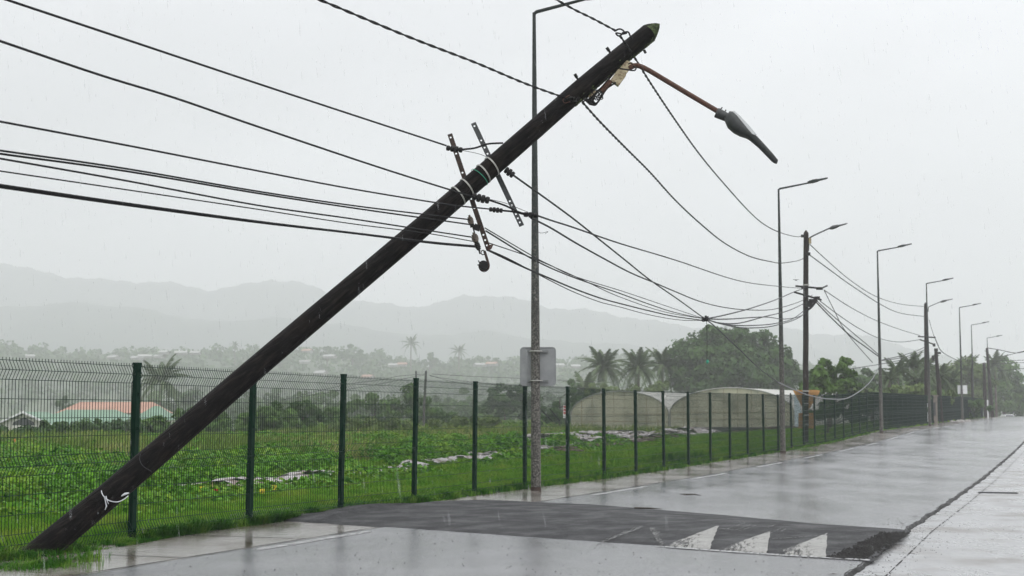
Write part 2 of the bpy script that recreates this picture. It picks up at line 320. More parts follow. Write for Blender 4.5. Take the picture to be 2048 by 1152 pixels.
def worn(name, col, base):
    m = wet(name, col, tuple(c * .6 for c in col), 16, .3, .5, 2, .6, 30, fine=90); t = m.node_tree; o = [x for x in t.nodes if x.type == 'OUTPUT_MATERIAL'][0]; p = t.nodes['Principled BSDF']
    a = N(t, 'ShaderNodeAttribute'); a.attribute_name = 'wear'; g = N(t, 'ShaderNodeNewGeometry')
    mp_ = N(t, 'ShaderNodeMapping'); mp_.inputs['Rotation'].default_value = (0, 0, TH - .15); t.links.new(g.outputs['Position'], mp_.inputs[0])
    ms_ = N(t, 'ShaderNodeVectorMath', operation='MULTIPLY'); ms_.inputs[1].default_value = (1, .16, 1); t.links.new(mp_.outputs[0], ms_.inputs[0])
    n = N(t, 'ShaderNodeTexNoise'); n.inputs['Scale'].default_value = 26; n.inputs['Detail'].default_value = 7; n.inputs['Roughness'].default_value = .75; t.links.new(ms_.outputs[0], n.inputs[0])
    s_ = N(t, 'ShaderNodeMath', operation='SUBTRACT'); t.links.new(n.outputs[0], s_.inputs[0]); t.links.new(a.outputs['Fac'], s_.inputs[1])
    r = N(t, 'ShaderNodeMapRange'); r.inputs['From Min'].default_value = base; r.inputs['From Max'].default_value = base + .16; t.links.new(s_.outputs[0], r.inputs[0])
    tr = N(t, 'ShaderNodeBsdfTransparent'); mx_ = N(t, 'ShaderNodeMixShader'); t.links.new(r.outputs[0], mx_.inputs[0]); t.links.new(tr.outputs[0], mx_.inputs[1]); t.links.new(p.outputs[0], mx_.inputs[2]); t.links.new(mx_.outputs[0], o.inputs[0]); return m
M['tri'] = worn('worn_thermoplastic', (.33, .325, .305), .24)
M['tri_faint'] = worn('almost_gone_thermoplastic', (.13, .13, .125), .4)
M['line'] = worn('worn_edge_line_paint', (.42, .42, .42), .36)

# ------------------------------------------------------------------ terrain
def axis(a, b, step, lo, hi, grow=1.16):
    v = list(np.arange(a, b + 1e-6, step)); d = step
    while v[-1] < hi: d *= grow; v.append(v[-1] + d)
    d = step
    while v[0] > lo: d *= grow; v.insert(0, v[0] - d)
    return np.array(v)
xs = axis(-45, 60, 1.0, -3500, 3500); ys = axis(4, 130, 1.0, -300, 4500)
XX, YY = np.meshgrid(xs, ys); rr, ss = to_rs(XX, YY)
ZZ = H(XX, YY)
sink = smooth(-.15, .35, rr) * (1 - smooth(17.2, 17.8, rr))
ZZ = ZZ - .4 * sink - .015
idx = np.arange(len(xs) * len(ys)).reshape(len(ys), len(xs))
F = np.stack([idx[:-1, :-1], idx[:-1, 1:], idx[1:, 1:], idx[1:, :-1]], -1).reshape(-1, 4)
o = link('ground', fast_mesh('ground', np.stack([XX, YY, ZZ], -1).reshape(-1, 3), F), None, M['ground'])
o.data.polygons.foreach_set('use_smooth', [True] * len(o.data.polygons))
tag(o, 'grassy field ground around the road', kind='structure')

# right kerb line: from the photo, in (r, s)
kb = [to_rs(*ground(x, y)[:2]) for x, y in ((1640, 1200), (1730, 1130), (1815, 1062), (1900, 1005), (1985, 945), (2048, 899))]
kS = [-60] + [k[1] for k in kb] + [kb[-1][1] + 40, 330]; kR = [kb[0][0]] + [k[0] for k in kb] + [kb[-1][0] + .6, kb[-1][0] + .6]
kR = list(np.interp(kS, [kb[0][1], kb[-1][1]], [kb[1][0] - .05, kb[-1][0]])) if False else kR
def KR(s): return np.interp(s, kS, kR)
ROADZ = .035
def strip(name, r0, r1, z, m, s0=-40, s1=330, ns=420, nr=4, parent=None, zt=None):
    S = np.concatenate([np.linspace(s0, 60, ns), np.linspace(60, s1, 90)[1:]]); V = []
    for s in S:
        a = r0(s) if callable(r0) else r0; b = r1(s) if callable(r1) else r1
        for k in range(nr + 1):
            r = a + (b - a) * k / nr; x, y = rs(r, s); V.append((x, y, float(G(s)) + z))
    i = np.arange(len(V)).reshape(len(S), nr + 1)
    Fq = np.stack([i[:-1, :-1], i[:-1, 1:], i[1:, 1:], i[1:, :-1]], -1).reshape(-1, 4)
    o = link(name, fast_mesh(name, np.array(V), Fq), parent, m); return o
def wob(s, a=.03, k=1.0): return a * (math.sin(s * 3.1 * k) * .5 + math.sin(s * 7.7 * k + 1) * .3 + math.sin(s * 17.3 * k + 2) * .2)
LINE_R = 1.98
road = tag(strip('road', LINE_R - .12, lambda s: KR(s) + wob(s), ROADZ, M['road'], nr=8), 'wet grey asphalt road running to the horizon', kind='structure')
walk = tag(strip('pavement', lambda s: -.1 + wob(s, .08, .7), LINE_R - .16, .028, M['walk']), 'narrow wet concrete path between grass and road', kind='structure')
pave = tag(strip('footpath', lambda s: KR(s) + .02, 17.5, 0.0, M['pave'], nr=6), 'pale brushed concrete footpath right of the road', kind='structure')
# asphalt edge face towards the footpath: the asphalt layer stands proud, broken edge
mb = MB(); S = np.linspace(-12, 120, 1400); V = []
for s in S:
    r = KR(s) + wob(s); g_ = float(G(s)); w = (.004 + .022 * abs(math.sin(s * .9 + 1) * math.sin(s * .37)) + random.uniform(0, .012))
    for (dr, z) in ((-.012 - w * .5, ROADZ + .003), (-.004, ROADZ + .002), (.012 + w, .004), (.02 + w, -.05)):
        x, y = rs(r + dr, s); V.append((x, y, g_ + z + (random.uniform(-.004, .004) if z > .003 else 0)))
i = np.arange(len(V)).reshape(-1, 4); Fq = np.stack([i[:-1, :-1], i[:-1, 1:], i[1:, 1:], i[1:, :-1]], -1).reshape(-1, 4)
e = link('asphalt_edge', fast_mesh('asphalt_edge', np.array(V), Fq), road, M['edge'])
# kerb stones flush in the footpath: two joints
def joint(r_off, s0, s1, w, m, z=.006, brk=0, parent=pave, name='joint', fr=KR):
    n = int((s1 - s0) * 8); V = []; Fj = []
    for k in range(n + 1):
        s = s0 + (s1 - s0) * k / n; r = fr(s) + r_off; ww = w * (.4 + .9 * abs(math.sin(s * 2.3 + r_off * 9)) * random.uniform(.6, 1))
        g_ = float(G(s)) + z
        for q in (-ww / 2, ww / 2):
            x, y = rs(r + q, s); V.append((x, y, g_))
        if k and not (brk and random.random() < brk): Fj.append((2 * k - 2, 2 * k - 1, 2 * k + 1, 2 * k))
    return mk(name, V, Fj, m, parent)
joint(.3, -10, 60, .016, M['edge'], .004, brk=.3)
joint(LINE_R - .14, -12, 110, .05, M['edge'], .04, parent=road, fr=lambda s: 0)
for s in np.arange(-6, 40, 1.0):       # kerb stone cross joints
    mb = MB(); a = rs(KR(s) + .06, s); b = rs(KR(s) + .36, s)
    dx, dy = D * .006; z = float(G(s)) + .0045
    mb.add([(a[0] - dx, a[1] - dy, z), (b[0] - dx, b[1] - dy, z), (b[0] + dx, b[1] + dy, z), (a[0] + dx, a[1] + dy, z)], [(0, 1, 2, 3)])
    mb.build('joint', M['edge'], pave)
# cross joints in the left path
for s in np.arange(-4, 50, 2.4):
    mb = MB(); a = rs(0.1, s); b = rs(LINE_R - .2, s + .1); dx, dy = D * .012; z = float(G(s)) + .032
    mb.add([(a[0] - dx, a[1] - dy, z), (b[0] - dx, b[1] - dy, z), (b[0] + dx, b[1] + dy, z), (a[0] + dx, a[1] + dy, z)], [(0, 1, 2, 3)])
    mb.build('joint', M['edge'], walk)
# white edge line dashes
sline = [to_rs(*ground(x, y, ROADZ)[:2])[1] for x, y in ((790, 1065), (1180, 991), (1285, 973), (1372, 958), (1442, 947))]
dl = [(to_rs(*ground(545, 1101, ROADZ)[:2])[1], sline[0])]
p0, p1, p2, p3 = sline[1:]
dl += [(p0, p1), (p2, p3)]
q = p3; per = p3 - p1
for k in range(10): dl.append((p2 + per * (k + 1), p3 + per * (k + 1)))
for a, b in dl:
    n = max(2, int((b - a) * 3)); V = []; Fj = []
    for k in range(n + 1):
        s = a + (b - a) * k / n
        for rq in (-.01 + wob(s, .01, 3), .125 + wob(s, .012, 4)):
            x, y = rs(LINE_R + rq, s); V.append((x, y, float(G(s)) + ROADZ + .004))
        if k: Fj.append((2 * k - 2, 2 * k - 1, 2 * k + 1, 2 * k))
    mk('edge_line', V, Fj, M['line'], road)

# ------------------------------------------------------------------ speed hump
near_px = [(600, 1043), (700, 1050), (820, 1058), (1100, 1078), (1400, 1098), (1742, 1122)]
crest_px = [(600, 1034), (650, 1026), (700, 1014), (760, 1007), (870, 1003), (1100, 1014), (1400, 1036), (1600, 1052), (1812, 1065)]
HZ = .125
nr_ = sorted([to_rs(*ground(x, y, ROADZ)[:2]) for x, y in near_px])
cr_ = sorted([to_rs(*ground(x, y, HZ)[:2]) for x, y in crest_px])
# keep the crest as function of r; the left end runs out at the grass
def nearS(r): return float(np.interp(r, [a[0] for a in nr_], [a[1] for a in nr_]))
def crestS(r): return float(np.interp(r, [a[0] for a in cr_[1:]], [a[1] for a in cr_[1:]]))
def hump_h(x, y):
    r, s = to_rs(x, y); a = nearS(r); b = max(crestS(r), a + .8); u = (s - a) / (b - a)
    base = ROADZ
    endf = smooth(-.9, .4, r) * (1 - smooth(float(KR(s)) - .12, float(KR(s)) + .02, r) * .8)
    if u < 0: return -1
    if u <= 1: prof = math.sin(u * math.pi / 2) ** .8
    elif u < 1.6: prof = 1 - (u - 1) / .6
    else: return -1
    return base + .006 + (HZ - base) * prof * endf
V = []; NR, NS = 60, 34
for k in range(NR + 1):
    r = -1.25 + (float(KR(nearS(8))) + .12 + 1.25) * k / NR
    a = nearS(r); b = max(crestS(r), a + .8)
    jag = 0
    for q in range(NS + 1):
        u = 1.6 * q / NS; s = a + (b - a) * u + (wob(r * 3, .04) if q == 0 else 0)
        rq = r
        if k == NR: rq = float(KR(s)) + .06 + random.uniform(-.03, .03)
        elif k > NR - 4: rq = r + (float(KR(s)) - float(KR(nearS(8)))) * (1 - (NR - k) / 4)
        x, y = rs(rq, s); h = hump_h(x, y) if 0 < q < NS else (ROADZ - .01)
        if r < .0: h = max(h, .01 + .02 * (1 - abs(u - .8)))
        V.append((x, y, h))
i = np.arange(len(V)).reshape(NR + 1, NS + 1); Fq = np.stack([i[:-1, :-1], i[1:, :-1], i[1:, 1:], i[:-1, 1:]], -1).reshape(-1, 4)
hme = fast_mesh('speed_hump', np.array(V), Fq); hme.polygons.foreach_set('use_smooth', [True] * len(hme.polygons))
hump = tag(link('speed_hump', hme, None, M['hump']), 'raised dark coarse asphalt speed hump across the wet road', kind='structure')
def on_hump(px, py):
    d = ray(px, py); z = .06
    for _ in range(12):
        p = d * ((z - CAMH) / d[2]) + (0, 0, CAMH); h = hump_h(p[0], p[1]); z = .5 * z + .5 * (h if h > 0 else ROADZ)
    return p
def paint_tri(A, B, Cc, name='painted_triangle', m='tri', n=18):
    V = []; ids = {}; Fj = []; W = []
    for a in range(n + 1):
        for b in range(n + 1 - a):
            w = (n - a - b) / n
            px = A[0] * w + B[0] * a / n + Cc[0] * b / n; py = A[1] * w + B[1] * a / n + Cc[1] * b / n
            if w == 0 or a == 0 or b == 0: px += random.uniform(-1.6, 1.6); py += random.uniform(-.4, .4)
            p = on_hump(px, py); ids[a, b] = len(V); W.append(.34 * (a / n) ** 1.3 + .1 * (w > .88))
            hh = hump_h(p[0], p[1]); V.append((p[0], p[1], (hh if hh > 0 else ROADZ) + .007))
    for a in range(n):
        for b in range(n - a):
            Fj.append((ids[a, b], ids[a + 1, b], ids[a, b + 1]))
            if a + b < n - 1: Fj.append((ids[a + 1, b], ids[a + 1, b + 1], ids[a, b + 1]))
    o = mk(name, V, Fj, M[m], hump); at_ = o.data.attributes.new('wear', 'FLOAT', 'POINT'); at_.data.foreach_set('value', W); return o
paint_tri((1438, 1051), (1322, 1095), (1419, 1099))
paint_tri((1541, 1063), (1432, 1101), (1534, 1107))
paint_tri((1655, 1067), (1545, 1109), (1652, 1116))
paint_tri((1296, 1052), (1240, 1058), (1190, 1092), 'faded_marking', 'tri_faint')
paint_tri((1296, 1052), (1340, 1068), (1322, 1095), 'faded_marking', 'tri_faint')
def paint_strip(P, w, name, m):
    V = []; Fj = []
    P = spline(P, 6)
    for k, p in enumerate(P):
        for q in (-w / 2, w / 2):
            a = on_hump(p[0], p[1] + q); hh = hump_h(a[0], a[1]); V.append((a[0], a[1], (hh if hh > 0 else ROADZ) + .009))
        if k: Fj.append((2 * k - 2, 2 * k - 1, 2 * k + 1, 2 * k))
    return mk(name, V, Fj, M[m], hump)
paint_strip([(1310, 1093), (1400, 1100), (1560, 1111), (1740, 1122)], 2.2, 'painted_line', 'line')
for (a, b, c_, d_) in ((1450, 1060, 1490, 1047), (1462, 1064, 1500, 1051), (1476, 1063, 1512, 1052), (1536, 1056, 1552, 1050), (1540, 1068, 1564, 1056), (1556, 1066, 1572, 1059), (1545, 1079, 1640, 1072), (1440, 1058, 1466, 1060), (1536, 1053, 1560, 1049)):
    paint_strip([(a, b), ((a + c_) / 2, (b + d_) / 2 + .5), (c_, d_)], 1.0, 'paint_scrape', 'tri_faint')
# crumbled end of the hump, darker loose asphalt
V = []; Fj = []
for _ in range(4200):
    px = random.gauss(1772, 16); t_ = random.random(); cx_ = 1716 + (1806 - 1716) * t_; cy_ = 1118 - (1118 - 1068) * t_
    p = on_hump(cx_ + random.triangular(-70, 18, -8) * (1 - .3 * t_), cy_ + random.gauss(0, 2)); hh = hump_h(p[0], p[1]); zz = hh if hh > 0 else .01
    s_ = random.uniform(.006, .018); b0 = len(V)
    for dx, dy, dz in ((-1, -1, 0), (1, -.7, 0), (0, 1, 0), (random.uniform(-.4, .4), 0, 1.3)):
        V.append((p[0] + dx * s_, p[1] + dy * s_, zz + dz * s_))
    Fj += [(b0, b0 + 1, b0 + 3), (b0 + 1, b0 + 2, b0 + 3), (b0 + 2, b0, b0 + 3)]
cr = mk('crumbled_asphalt', V, Fj, M['edge'], hump); cr['kind'] = 'stuff'

# loose grit on road and footpath
V = []; Fj = []
def grit(x, y, z, s_):
    b0 = len(V)
    for dx, dy, dz in ((-1, -1, 0), (1, -.7, 0), (0, 1, 0), (random.uniform(-.4, .4), 0, .9)):
        V.append((x + dx * s_ * random.uniform(.7, 1.3), y + dy * s_, z + dz * s_))
    Fj.extend([(b0, b0 + 1, b0 + 3), (b0 + 1, b0 + 2, b0 + 3), (b0 + 2, b0, b0 + 3)])
for _ in range(2600):
    s = random.expovariate(1 / 9) - 4.5; kind = random.random()
    if kind < .45: r = KR(s) + random.gauss(.12, .22); z = 0 if r > KR(s) else ROADZ
    elif kind < .8: r = random.uniform(LINE_R, 8); z = ROADZ
    else: r = random.uniform(8.6, 13); z = 0
    x, y = rs(r, s)
    if hump_h(x, y) > 0: z = hump_h(x, y)
    grit(x, y, float(G(s)) + z, random.choice((.003, .004, .005, .007, .009)))
tag(mk('gravel', V, Fj, M['gravel']), 'loose dark grit scattered on the wet road', kind='stuff')

# steel drain grate
dg = empty('drain_grate', ground(1996, 986, 0), 'narrow dark steel drain slot set in the right footpath', 'drain grate')
c0 = ground(1996, 986, 0); mb = MB()
a = ground(1958, 984.5, .0); b = ground(2038, 986, .0); L = np.linalg.norm(b - a); ang = math.atan2(b[1] - a[1], b[0] - a[0])
dg.rotation_euler = (0, 0, ang)
mb.box(-L / 2, L / 2, -.16, .16, .001, .006); mb.build('frame', M['edge'], dg)
for k in range(5):
    mb = MB(); mb.box(-L / 2 + .02, L / 2 - .02, -.14 + k * .06, -.115 + k * .06, .008, .014); mb.build('bar', M['greybar'], dg)
def stick(name, pts, rad, label, cat, m='twig'):
    mb = MB(); c = pts[0]
    mb.tube([(p[0] - c[0], p[1] - c[1], p[2] - c[2]) for p in pts], rad, 6)
    o = mb.build(name, M[m]); o.location = tuple(c); return tag(o, label, cat)
def gp(px, py, z=None):
    p = ground(px, py, ROADZ + .012)
    for _ in range(8):
        h = hump_h(p[0], p[1])
        if h > ROADZ: p = ground(px, py, h + .012)
    return p
t1 = stick('twig', [gp(1268, 1015.5), gp(1282, 1016), gp(1300, 1016.4), gp(1324, 1018)], [.012, .013, .011, .004], 'thin dark stick lying on the wet road just behind the speed hump', 'twig')
t2 = stick('twig', [gp(1360, 988), gp(1374, 988.6), gp(1388, 988.4), gp(1402, 990.5)], [.005, .012, .011, .005], 'forked dark twig lying farther up the road near the edge line', 'twig')
mb = MB(); c = gp(1360, 988); q = [gp(1372, 988.4) - c, gp(1367, 990) - c]; mb.tube(q, [.008, .003], 5); mb.build('twig_fork', M['twig'], t2)
for k, (px, py, nm) in enumerate(((1830, 1033, 'dark fallen leaf on the asphalt farther from the hump end'), (1805, 1048.5, 'dark fallen leaf on the asphalt right behind the hump end'), (1666, 1149, 'dark fallen leaf at the bottom edge of the photo beside the kerb joint'))):
    c = gp(px, py); mb = MB(); w = .035
    mb.add([(-w * 1.6, 0, 0), (-w * .5, -w, .006), (w * 1.4, -w * .2, .002), (w * .4, w, .008)], [(0, 1, 2, 3)])
    o = mb.build('leaf', M['twig']); o.location = tuple(c); tag(o, nm, 'leaf')

# ------------------------------------------------------------------ fence
KB, PA = 7.1, 2.5
fence = empty('wire_mesh_fence', (F0[0], F0[1], 0), 'long green welded wire mesh fence on square steel posts along the field', 'fence')
def prof(z):                        # V folds of the panel, bulging to the road side
    for f0 in (.02, 1.02 - .2 + .0, 1.82):
        pass
    o_ = 0
    for c_ in (.12, .92, 1.92):     # fold centres, metres above the panel foot
        d_ = abs(z - c_)
        if d_ < .1: o_ = .05 * (1 - d_ / .1)
    return o_
HP = 2.03
zk = [0, .02, .12, .22, .42, .62, .82, .92, 1.02, 1.22, 1.42, 1.62, 1.82, 1.92, 2.02, 2.03]
def panel_mesh(lod):
    Vp, Fp = [], []
    step = .05 if lod < 2 else .1; w = .0034 if lod < 2 else .006
    n = int(round(PA / step))
    zz = [0, .02, .12, .22, .82, .92, 1.02, 1.82, 1.92, 2.02, 2.05]
    for k in range(n + 1):
        s = k * step + .0; s = min(max(s, .045), PA - .045)
        b = len(Vp)
        for z in zz:
            p_ = prof(z)
            for (a_, b_) in ((-w, -w), (w, -w), (0, w)):
                Vp.append((p_ + a_, s + b_, z))
        for q in range(len(zz) - 1):
            for t in range(3):
                i0 = b + q * 3 + t; i1 = b + q * 3 + (t + 1) % 3
                Fp.append((i0, i1, i1 + 3, i0 + 3))
    for z in (.02, .12, .22, .42, .62, .82, .92, 1.02, 1.22, 1.42, 1.62, 1.82, 1.92, 2.02):
        p_ = prof(z) + .004; b = len(Vp)
        for s in (.03, PA - .03):
            for (a_, b_) in ((-w, -w), (w, -w), (0, w)):
                Vp.append((p_ + a_, s, z + b_))
        for t in range(3):
            i0 = b + t; i1 = b + (t + 1) % 3; Fp.append((i0, i1, i1 + 3, i0 + 3))
    me = fast_mesh('mesh_panel', np.array(Vp), np.array(Fp)); me.materials.append(M['wire_green']); return me
pm = [panel_mesh(0), panel_mesh(0), panel_mesh(2)]
mb = MB(); mb.box(-.03, .03, -.04, .04, -.3, 2.06); mb.box(-.034, .034, -.044, .044, 2.06, 2.085)
for z in (.12, .5, .92, 1.3, 1.7, 1.97): mb.box(.03, .045, -.012, .012, z, z + .035)
post_me = bpy.data.meshes.new('post'); post_me.from_pydata(mb.V, [], mb.F); post_me.materials.append(M['fence'])
def fz(k):                          # height of the fence foot at post k
    return float(G(k * PA))
for k in range(-4, 59):
    x, y = rs(0, k * PA); x2, y2 = rs(0, (k + 1) * PA); z = fz(k); z2 = fz(k + 1)
    o = link('post', post_me, fence); o.location = (x - F0[0], y - F0[1], z)
    lean = {0: (.016, .006), 1: (.02, .006), 2: (.018, .006), 3: (.012, .0), 4: (.008, 0)}.get(k, (random.uniform(-.006, .006), random.uniform(-.006, .006)))
    o.rotation_euler = (lean[1], lean[0], -TH)
    # leaning is along the fence plane normal and direction: small
    o = link('mesh_panel', pm[0 if k < 14 else 2], fence); o.location = (x - F0[0], y - F0[1], (z + z2) / 2 + .02)
    o.rotation_euler = (math.atan2(z2 - z, PA) + random.uniform(-.003, .003), random.uniform(-.008, .008), -TH + random.uniform(-.004, .004))

# ------------------------------------------------------------------ leaning pole
def pole_depth(px): return 14.95 + (px - 75) / (1297 - 75) * 2.2
ax = [(10, 1168), (84, 1102), (250, 962), (520, 729), (850, 449), (1071, 257), (1170, 171), (1297, 66)]
base = atY(75, 1110, 14.95)
pole_plan = None
def pole_pt(px, py): return atY(px, py, pole_depth(px))
pts = [pole_pt(*a) for a in ax]; pts[0] = pts[1] + (pts[1] - pts[2]) * .45
pole = empty('utility_pole', base, 'dark wooden utility pole snapped over and leaning steeply across the whole scene', 'utility pole', 'wooden utility poles along the road')
B0 = Vector(base)
rad = [.152, .148, .136, .128, .12, .117, .116, .115]
def rel(p, b=B0): return Vector(p) - b
# body with noise-perturbed rings
P = [Vector(p) for p in spline(pts, 6)]; RR = np.interp(np.linspace(0, 1, len(P)), np.linspace(0, 1, len(rad)), rad)
aN = (P[-1] - P[-4]).normalized(); vdir = (P[-1] - Vector((0, 0, CAMH))).normalized(); perp = aN.cross(vdir).normalized(); depthd = aN.cross(perp).normalized()
nseg = 20; V = []; Fj = []
for i_, p in enumerate(P):
    t = (P[min(i_ + 1, len(P) - 1)] - P[max(i_ - 1, 0)]).normalized()
    a1 = (perp - t * perp.dot(t)).normalized(); a2 = t.cross(a1)
    for k in range(nseg):
        an = 2 * math.pi * k / nseg; r_ = RR[i_] * (1 + .018 * math.sin(3 * an + i_ * .4) + random.uniform(-.008, .008))
        v = p + (a1 * math.cos(an) + a2 * math.sin(an)) * r_
        V.append(v - B0)
    if i_:
        b = (i_ - 1) * nseg
        for k in range(nseg): Fj.append((b + k, b + (k + 1) % nseg, b + nseg + (k + 1) % nseg, b + nseg + k))
body = mk('pole_shaft', V, Fj, M['pole_wood'], pole, True)
# gable cut top: a separate end block, moss on it
last = V[-nseg:]; pc = P[-1] - B0; V2 = [Vector(v) for v in last]; F2 = []
top = []
for v in last:
    u = abs((Vector(v) - pc).dot(perp)) / RR[-1]
    top.append(Vector(v) + aN * (.135 * min(1, 1.12 * max(0, 1 - u)) + .004))
V2 += top; F2 = [(k, (k + 1) % nseg, nseg + (k + 1) % nseg, nseg + k) for k in range(nseg)]
ridge = [pc + aN * .15 + depthd * RR[-1] * q for q in (-.9, 0, .9)]
V2.append(pc + aN * .139); c_i = len(V2) - 1
for k in range(nseg): F2.append((nseg + k, nseg + (k + 1) % nseg, c_i))
mk('mossy_top', V2, F2, M['moss'], pole)
# moss strip along the lower edge near the top
mb = MB()
rr_ = random.Random(3); V3 = []; F3 = []
for _ in range(900):
    t = rr_.random() ** 1.4; px = 1300 - 110 * t; an = rr_.gauss(0, .35)
    i_ = len(P) - 1 - int(t * 8); p = P[i_].lerp(P[i_ - 1], rr_.random()); r0_ = .117
    d_ = (perp * math.cos(an) + depthd * math.sin(an))
    if d_.z > 0: d_ = -d_
    c = p + d_ * r0_ - B0; s_ = rr_.uniform(.006, .016); b = len(V3)
    e1 = aN * s_; e2 = d_.cross(aN).normalized() * s_ * .7
    V3 += [c - e1, c + e2, c + e1, c - e2, c + d_ * s_ * .5]; F3 += [(b, b + 1, b + 4), (b + 1, b + 2, b + 4), (b + 2, b + 3, b + 4), (b + 3, b, b + 4)]
o = mk('moss', V3, F3, M['moss'], pole); o['kind'] = 'stuff'
def axis_at(px):                   # point on the pole axis under image column px
    ys_ = np.interp(px, [a[0] for a in ax[1:]], [a[1] for a in ax[1:]]); return Vector(pole_pt(px, ys_)), (Vector(pole_pt(px + 10, np.interp(px + 10, [a[0] for a in ax[1:]], [a[1] for a in ax[1:]]))) - Vector(pole_pt(px, ys_))).normalized()
def band(px, r_, w, m, name='metal_band', tilt=0, parent=pole, b0=B0):
    c, t = axis_at(px); t = (t + Vector((0, 0, 1)) * tilt).normalized(); a1 = t.orthogonal().normalized(); a2 = t.cross(a1); mb = MB(); n = 28; V = []; Fj = []
    for k in range(n):
        an = 2 * math.pi * k / n; d_ = a1 * math.cos(an) + a2 * math.sin(an)
        for (q, rq) in ((-w / 2, r_ + .001), (-w / 2, r_ + .006), (w / 2, r_ + .006), (w / 2, r_ + .001)):
            V.append(c + d_ * rq + t * q - b0)
    for k in range(n):
        k2 = (k + 1) % n
        for q in range(4): Fj.append((k * 4 + q, k2 * 4 + q, k2 * 4 + (q + 1) % 4, k * 4 + (q + 1) % 4))
    return mk(name, V, Fj, m, parent)
for px in (916.5, 934, 967, 984): band(px, .1225, .017, M['strap'], tilt=-.12)
band(959, .124, .007, M['green_tape'], 'green_tape', tilt=.12)
mb = MB(); mb.tube([rel(p) for p in spline([atY(x, y, Yq) for x, y, Yq in ((206, 972, 15.16), (203, 982, 15.08), (207, 992, 15.02), (218, 1001, 15.0), (234, 1004, 15.0), (247, 999, 15.02), (256, 992, 15.1))], 5)], .005, 6); mb.build('white_ribbon', M['white_cloth'], pole)
mb = MB(); mb.tube([rel(atY(x, y, 15.04)) for x, y in ((243, 992), (250, 988), (258, 986))], [.006, .013, .007], 6); mb.build('ribbon_knot', M['white_cloth'], pole)
mb = MB(); mb.tube([rel(atY(x, y, 15.02)) for x, y in ((209, 993), (211, 1003), (213, 1012), (210, 1020))], [.008, .006, .008, .003], 6)
mb.tube([rel(atY(x, y, 15.0)) for x, y in ((212, 992), (214, 1001), (217, 1008))], [.007, .005, .003], 6); mb.build('ribbon_tail', M['white_cloth'], pole)
mb = MB(); mb.tube([rel(p) for p in spline([atY(281, 908, 15.15), atY(279, 918, 15.12), atY(286, 932, 15.1), atY(303, 943, 15.1)], 5)], .004, 5); mb.build('thin_wire', M['cable_pale'], pole)
for (a, b) in (((1214, 96), (1232, 122)), ((1150, 149), (1166, 176))):
    mb = MB(); A = rel(atY(*a, pole_depth(a[0]) )); Bq = rel(atY(*b, pole_depth(b[0]))); mb.tube([A, Bq], .014, 8); mb.tube([A - (Bq - A) * .04, A + (Bq - A) * .22], .02, 6); mb.build('bolt', M['black'], pole)
mb = MB(); A = rel(atY(1288, 100, 17.1)); mb.tube([A, A + Vector((.02, 0, -.04))], .016, 6); mb.build('bolt', M['black'], pole)

def perforated(name, a, b, Y, width, holes, m, parent=pole, hr=.012):
    """slotted angle bar from pixel a to pixel b with real round holes"""
    A = Vector(atY(*a, Y)); Bq = Vector(atY(*b, Y)); L = (Bq - A).length; t = (Bq - A) / L; vd = Vector((0, 1, 0)); wv = t.cross(vd).normalized()
    cuts = sorted(h * L for h in holes); V = []; Fj = []; th = .006; hs = .024
    def ring(pts2):
        i0 = len(V)
        for (s, w) in pts2:
            V.append(A + t * s + wv * w - B0); V.append(A + t * s + wv * w + vd * th - B0)
        return i0
    prev = 0.0
    def quad(s0, s1):
        i = ring([(s0, -width / 2), (s1, -width / 2), (s1, width / 2), (s0, width / 2)])
        Fj.append((i, i + 2, i + 4, i + 6)); Fj.append((i + 7, i + 5, i + 3, i + 1)); Fj.append((i, i + 1, i + 3, i + 2)); Fj.append((i + 4, i + 5, i + 7, i + 6))
    for h in cuts + [None]:
        s1 = L if h is None else h - hs
        if s1 > prev: quad(prev, s1)
        if h is None: break
        # cell with octagonal hole
        outer = []; inner = []
        for k in range(8):
            an = math.pi / 8 + k * math.pi / 4; cx, sy = math.cos(an), math.sin(an); mxv = max(abs(cx) / hs, abs(sy) / (width / 2))
            outer.append((h + cx / mxv, sy / mxv)); inner.append((h + cx * hr, sy * hr))
        # corners
        corners = [(h + hs, width / 2), (h - hs, width / 2), (h - hs, -width / 2), (h + hs, -width / 2)]
        io = ring(outer); ii = ring(inner); ic = ring(corners)
        for k in range(8):
            k2 = (k + 1) % 8
            for q in (0, 1): 
                f = (io + 2 * k + q, io + 2 * k2 + q, ii + 2 * k2 + q, ii + 2 * k + q); Fj.append(f if q == 0 else f[::-1])
            Fj.append((ii + 2 * k, ii + 2 * k2, ii + 2 * k2 + 1, ii + 2 * k + 1))
        for ci, (k, k2) in enumerate(((0, 1), (2, 3), (4, 5), (6, 7))):
            for q in (0, 1): Fj.append((io + 2 * k + q, ic + 2 * ci + q, io + 2 * k2 + q))
        prev = h + hs
    # flange of the angle along one edge
    for (s0, s1) in ((0, L),):
        i = len(V)
        for s in (s0, s1):
            for (w, d_) in ((width / 2, 0), (width / 2 + .006, 0), (width / 2 + .006, .045), (width / 2, .045)):
                V.append(A + t * s + wv * w + vd * d_ - B0)
        for q in range(4): Fj.append((i + q, i + (q + 1) % 4, i + 4 + (q + 1) % 4, i + 4 + q))
    return mk(name, V, Fj, m, parent)
perforated('perforated_bar', (899, 268), (977, 500), 16.62, .052, (.03, .17, .335, .42, .50, .56, .64, .885-.13+.115, .915, .96), M['darkrust'])
perforated('perforated_bar', (946, 246), (1043, 452), 16.78, .055, (.03, .17, .24, .30, .36, .76, .80, .845, .885, .925, .965), M['greybar'])
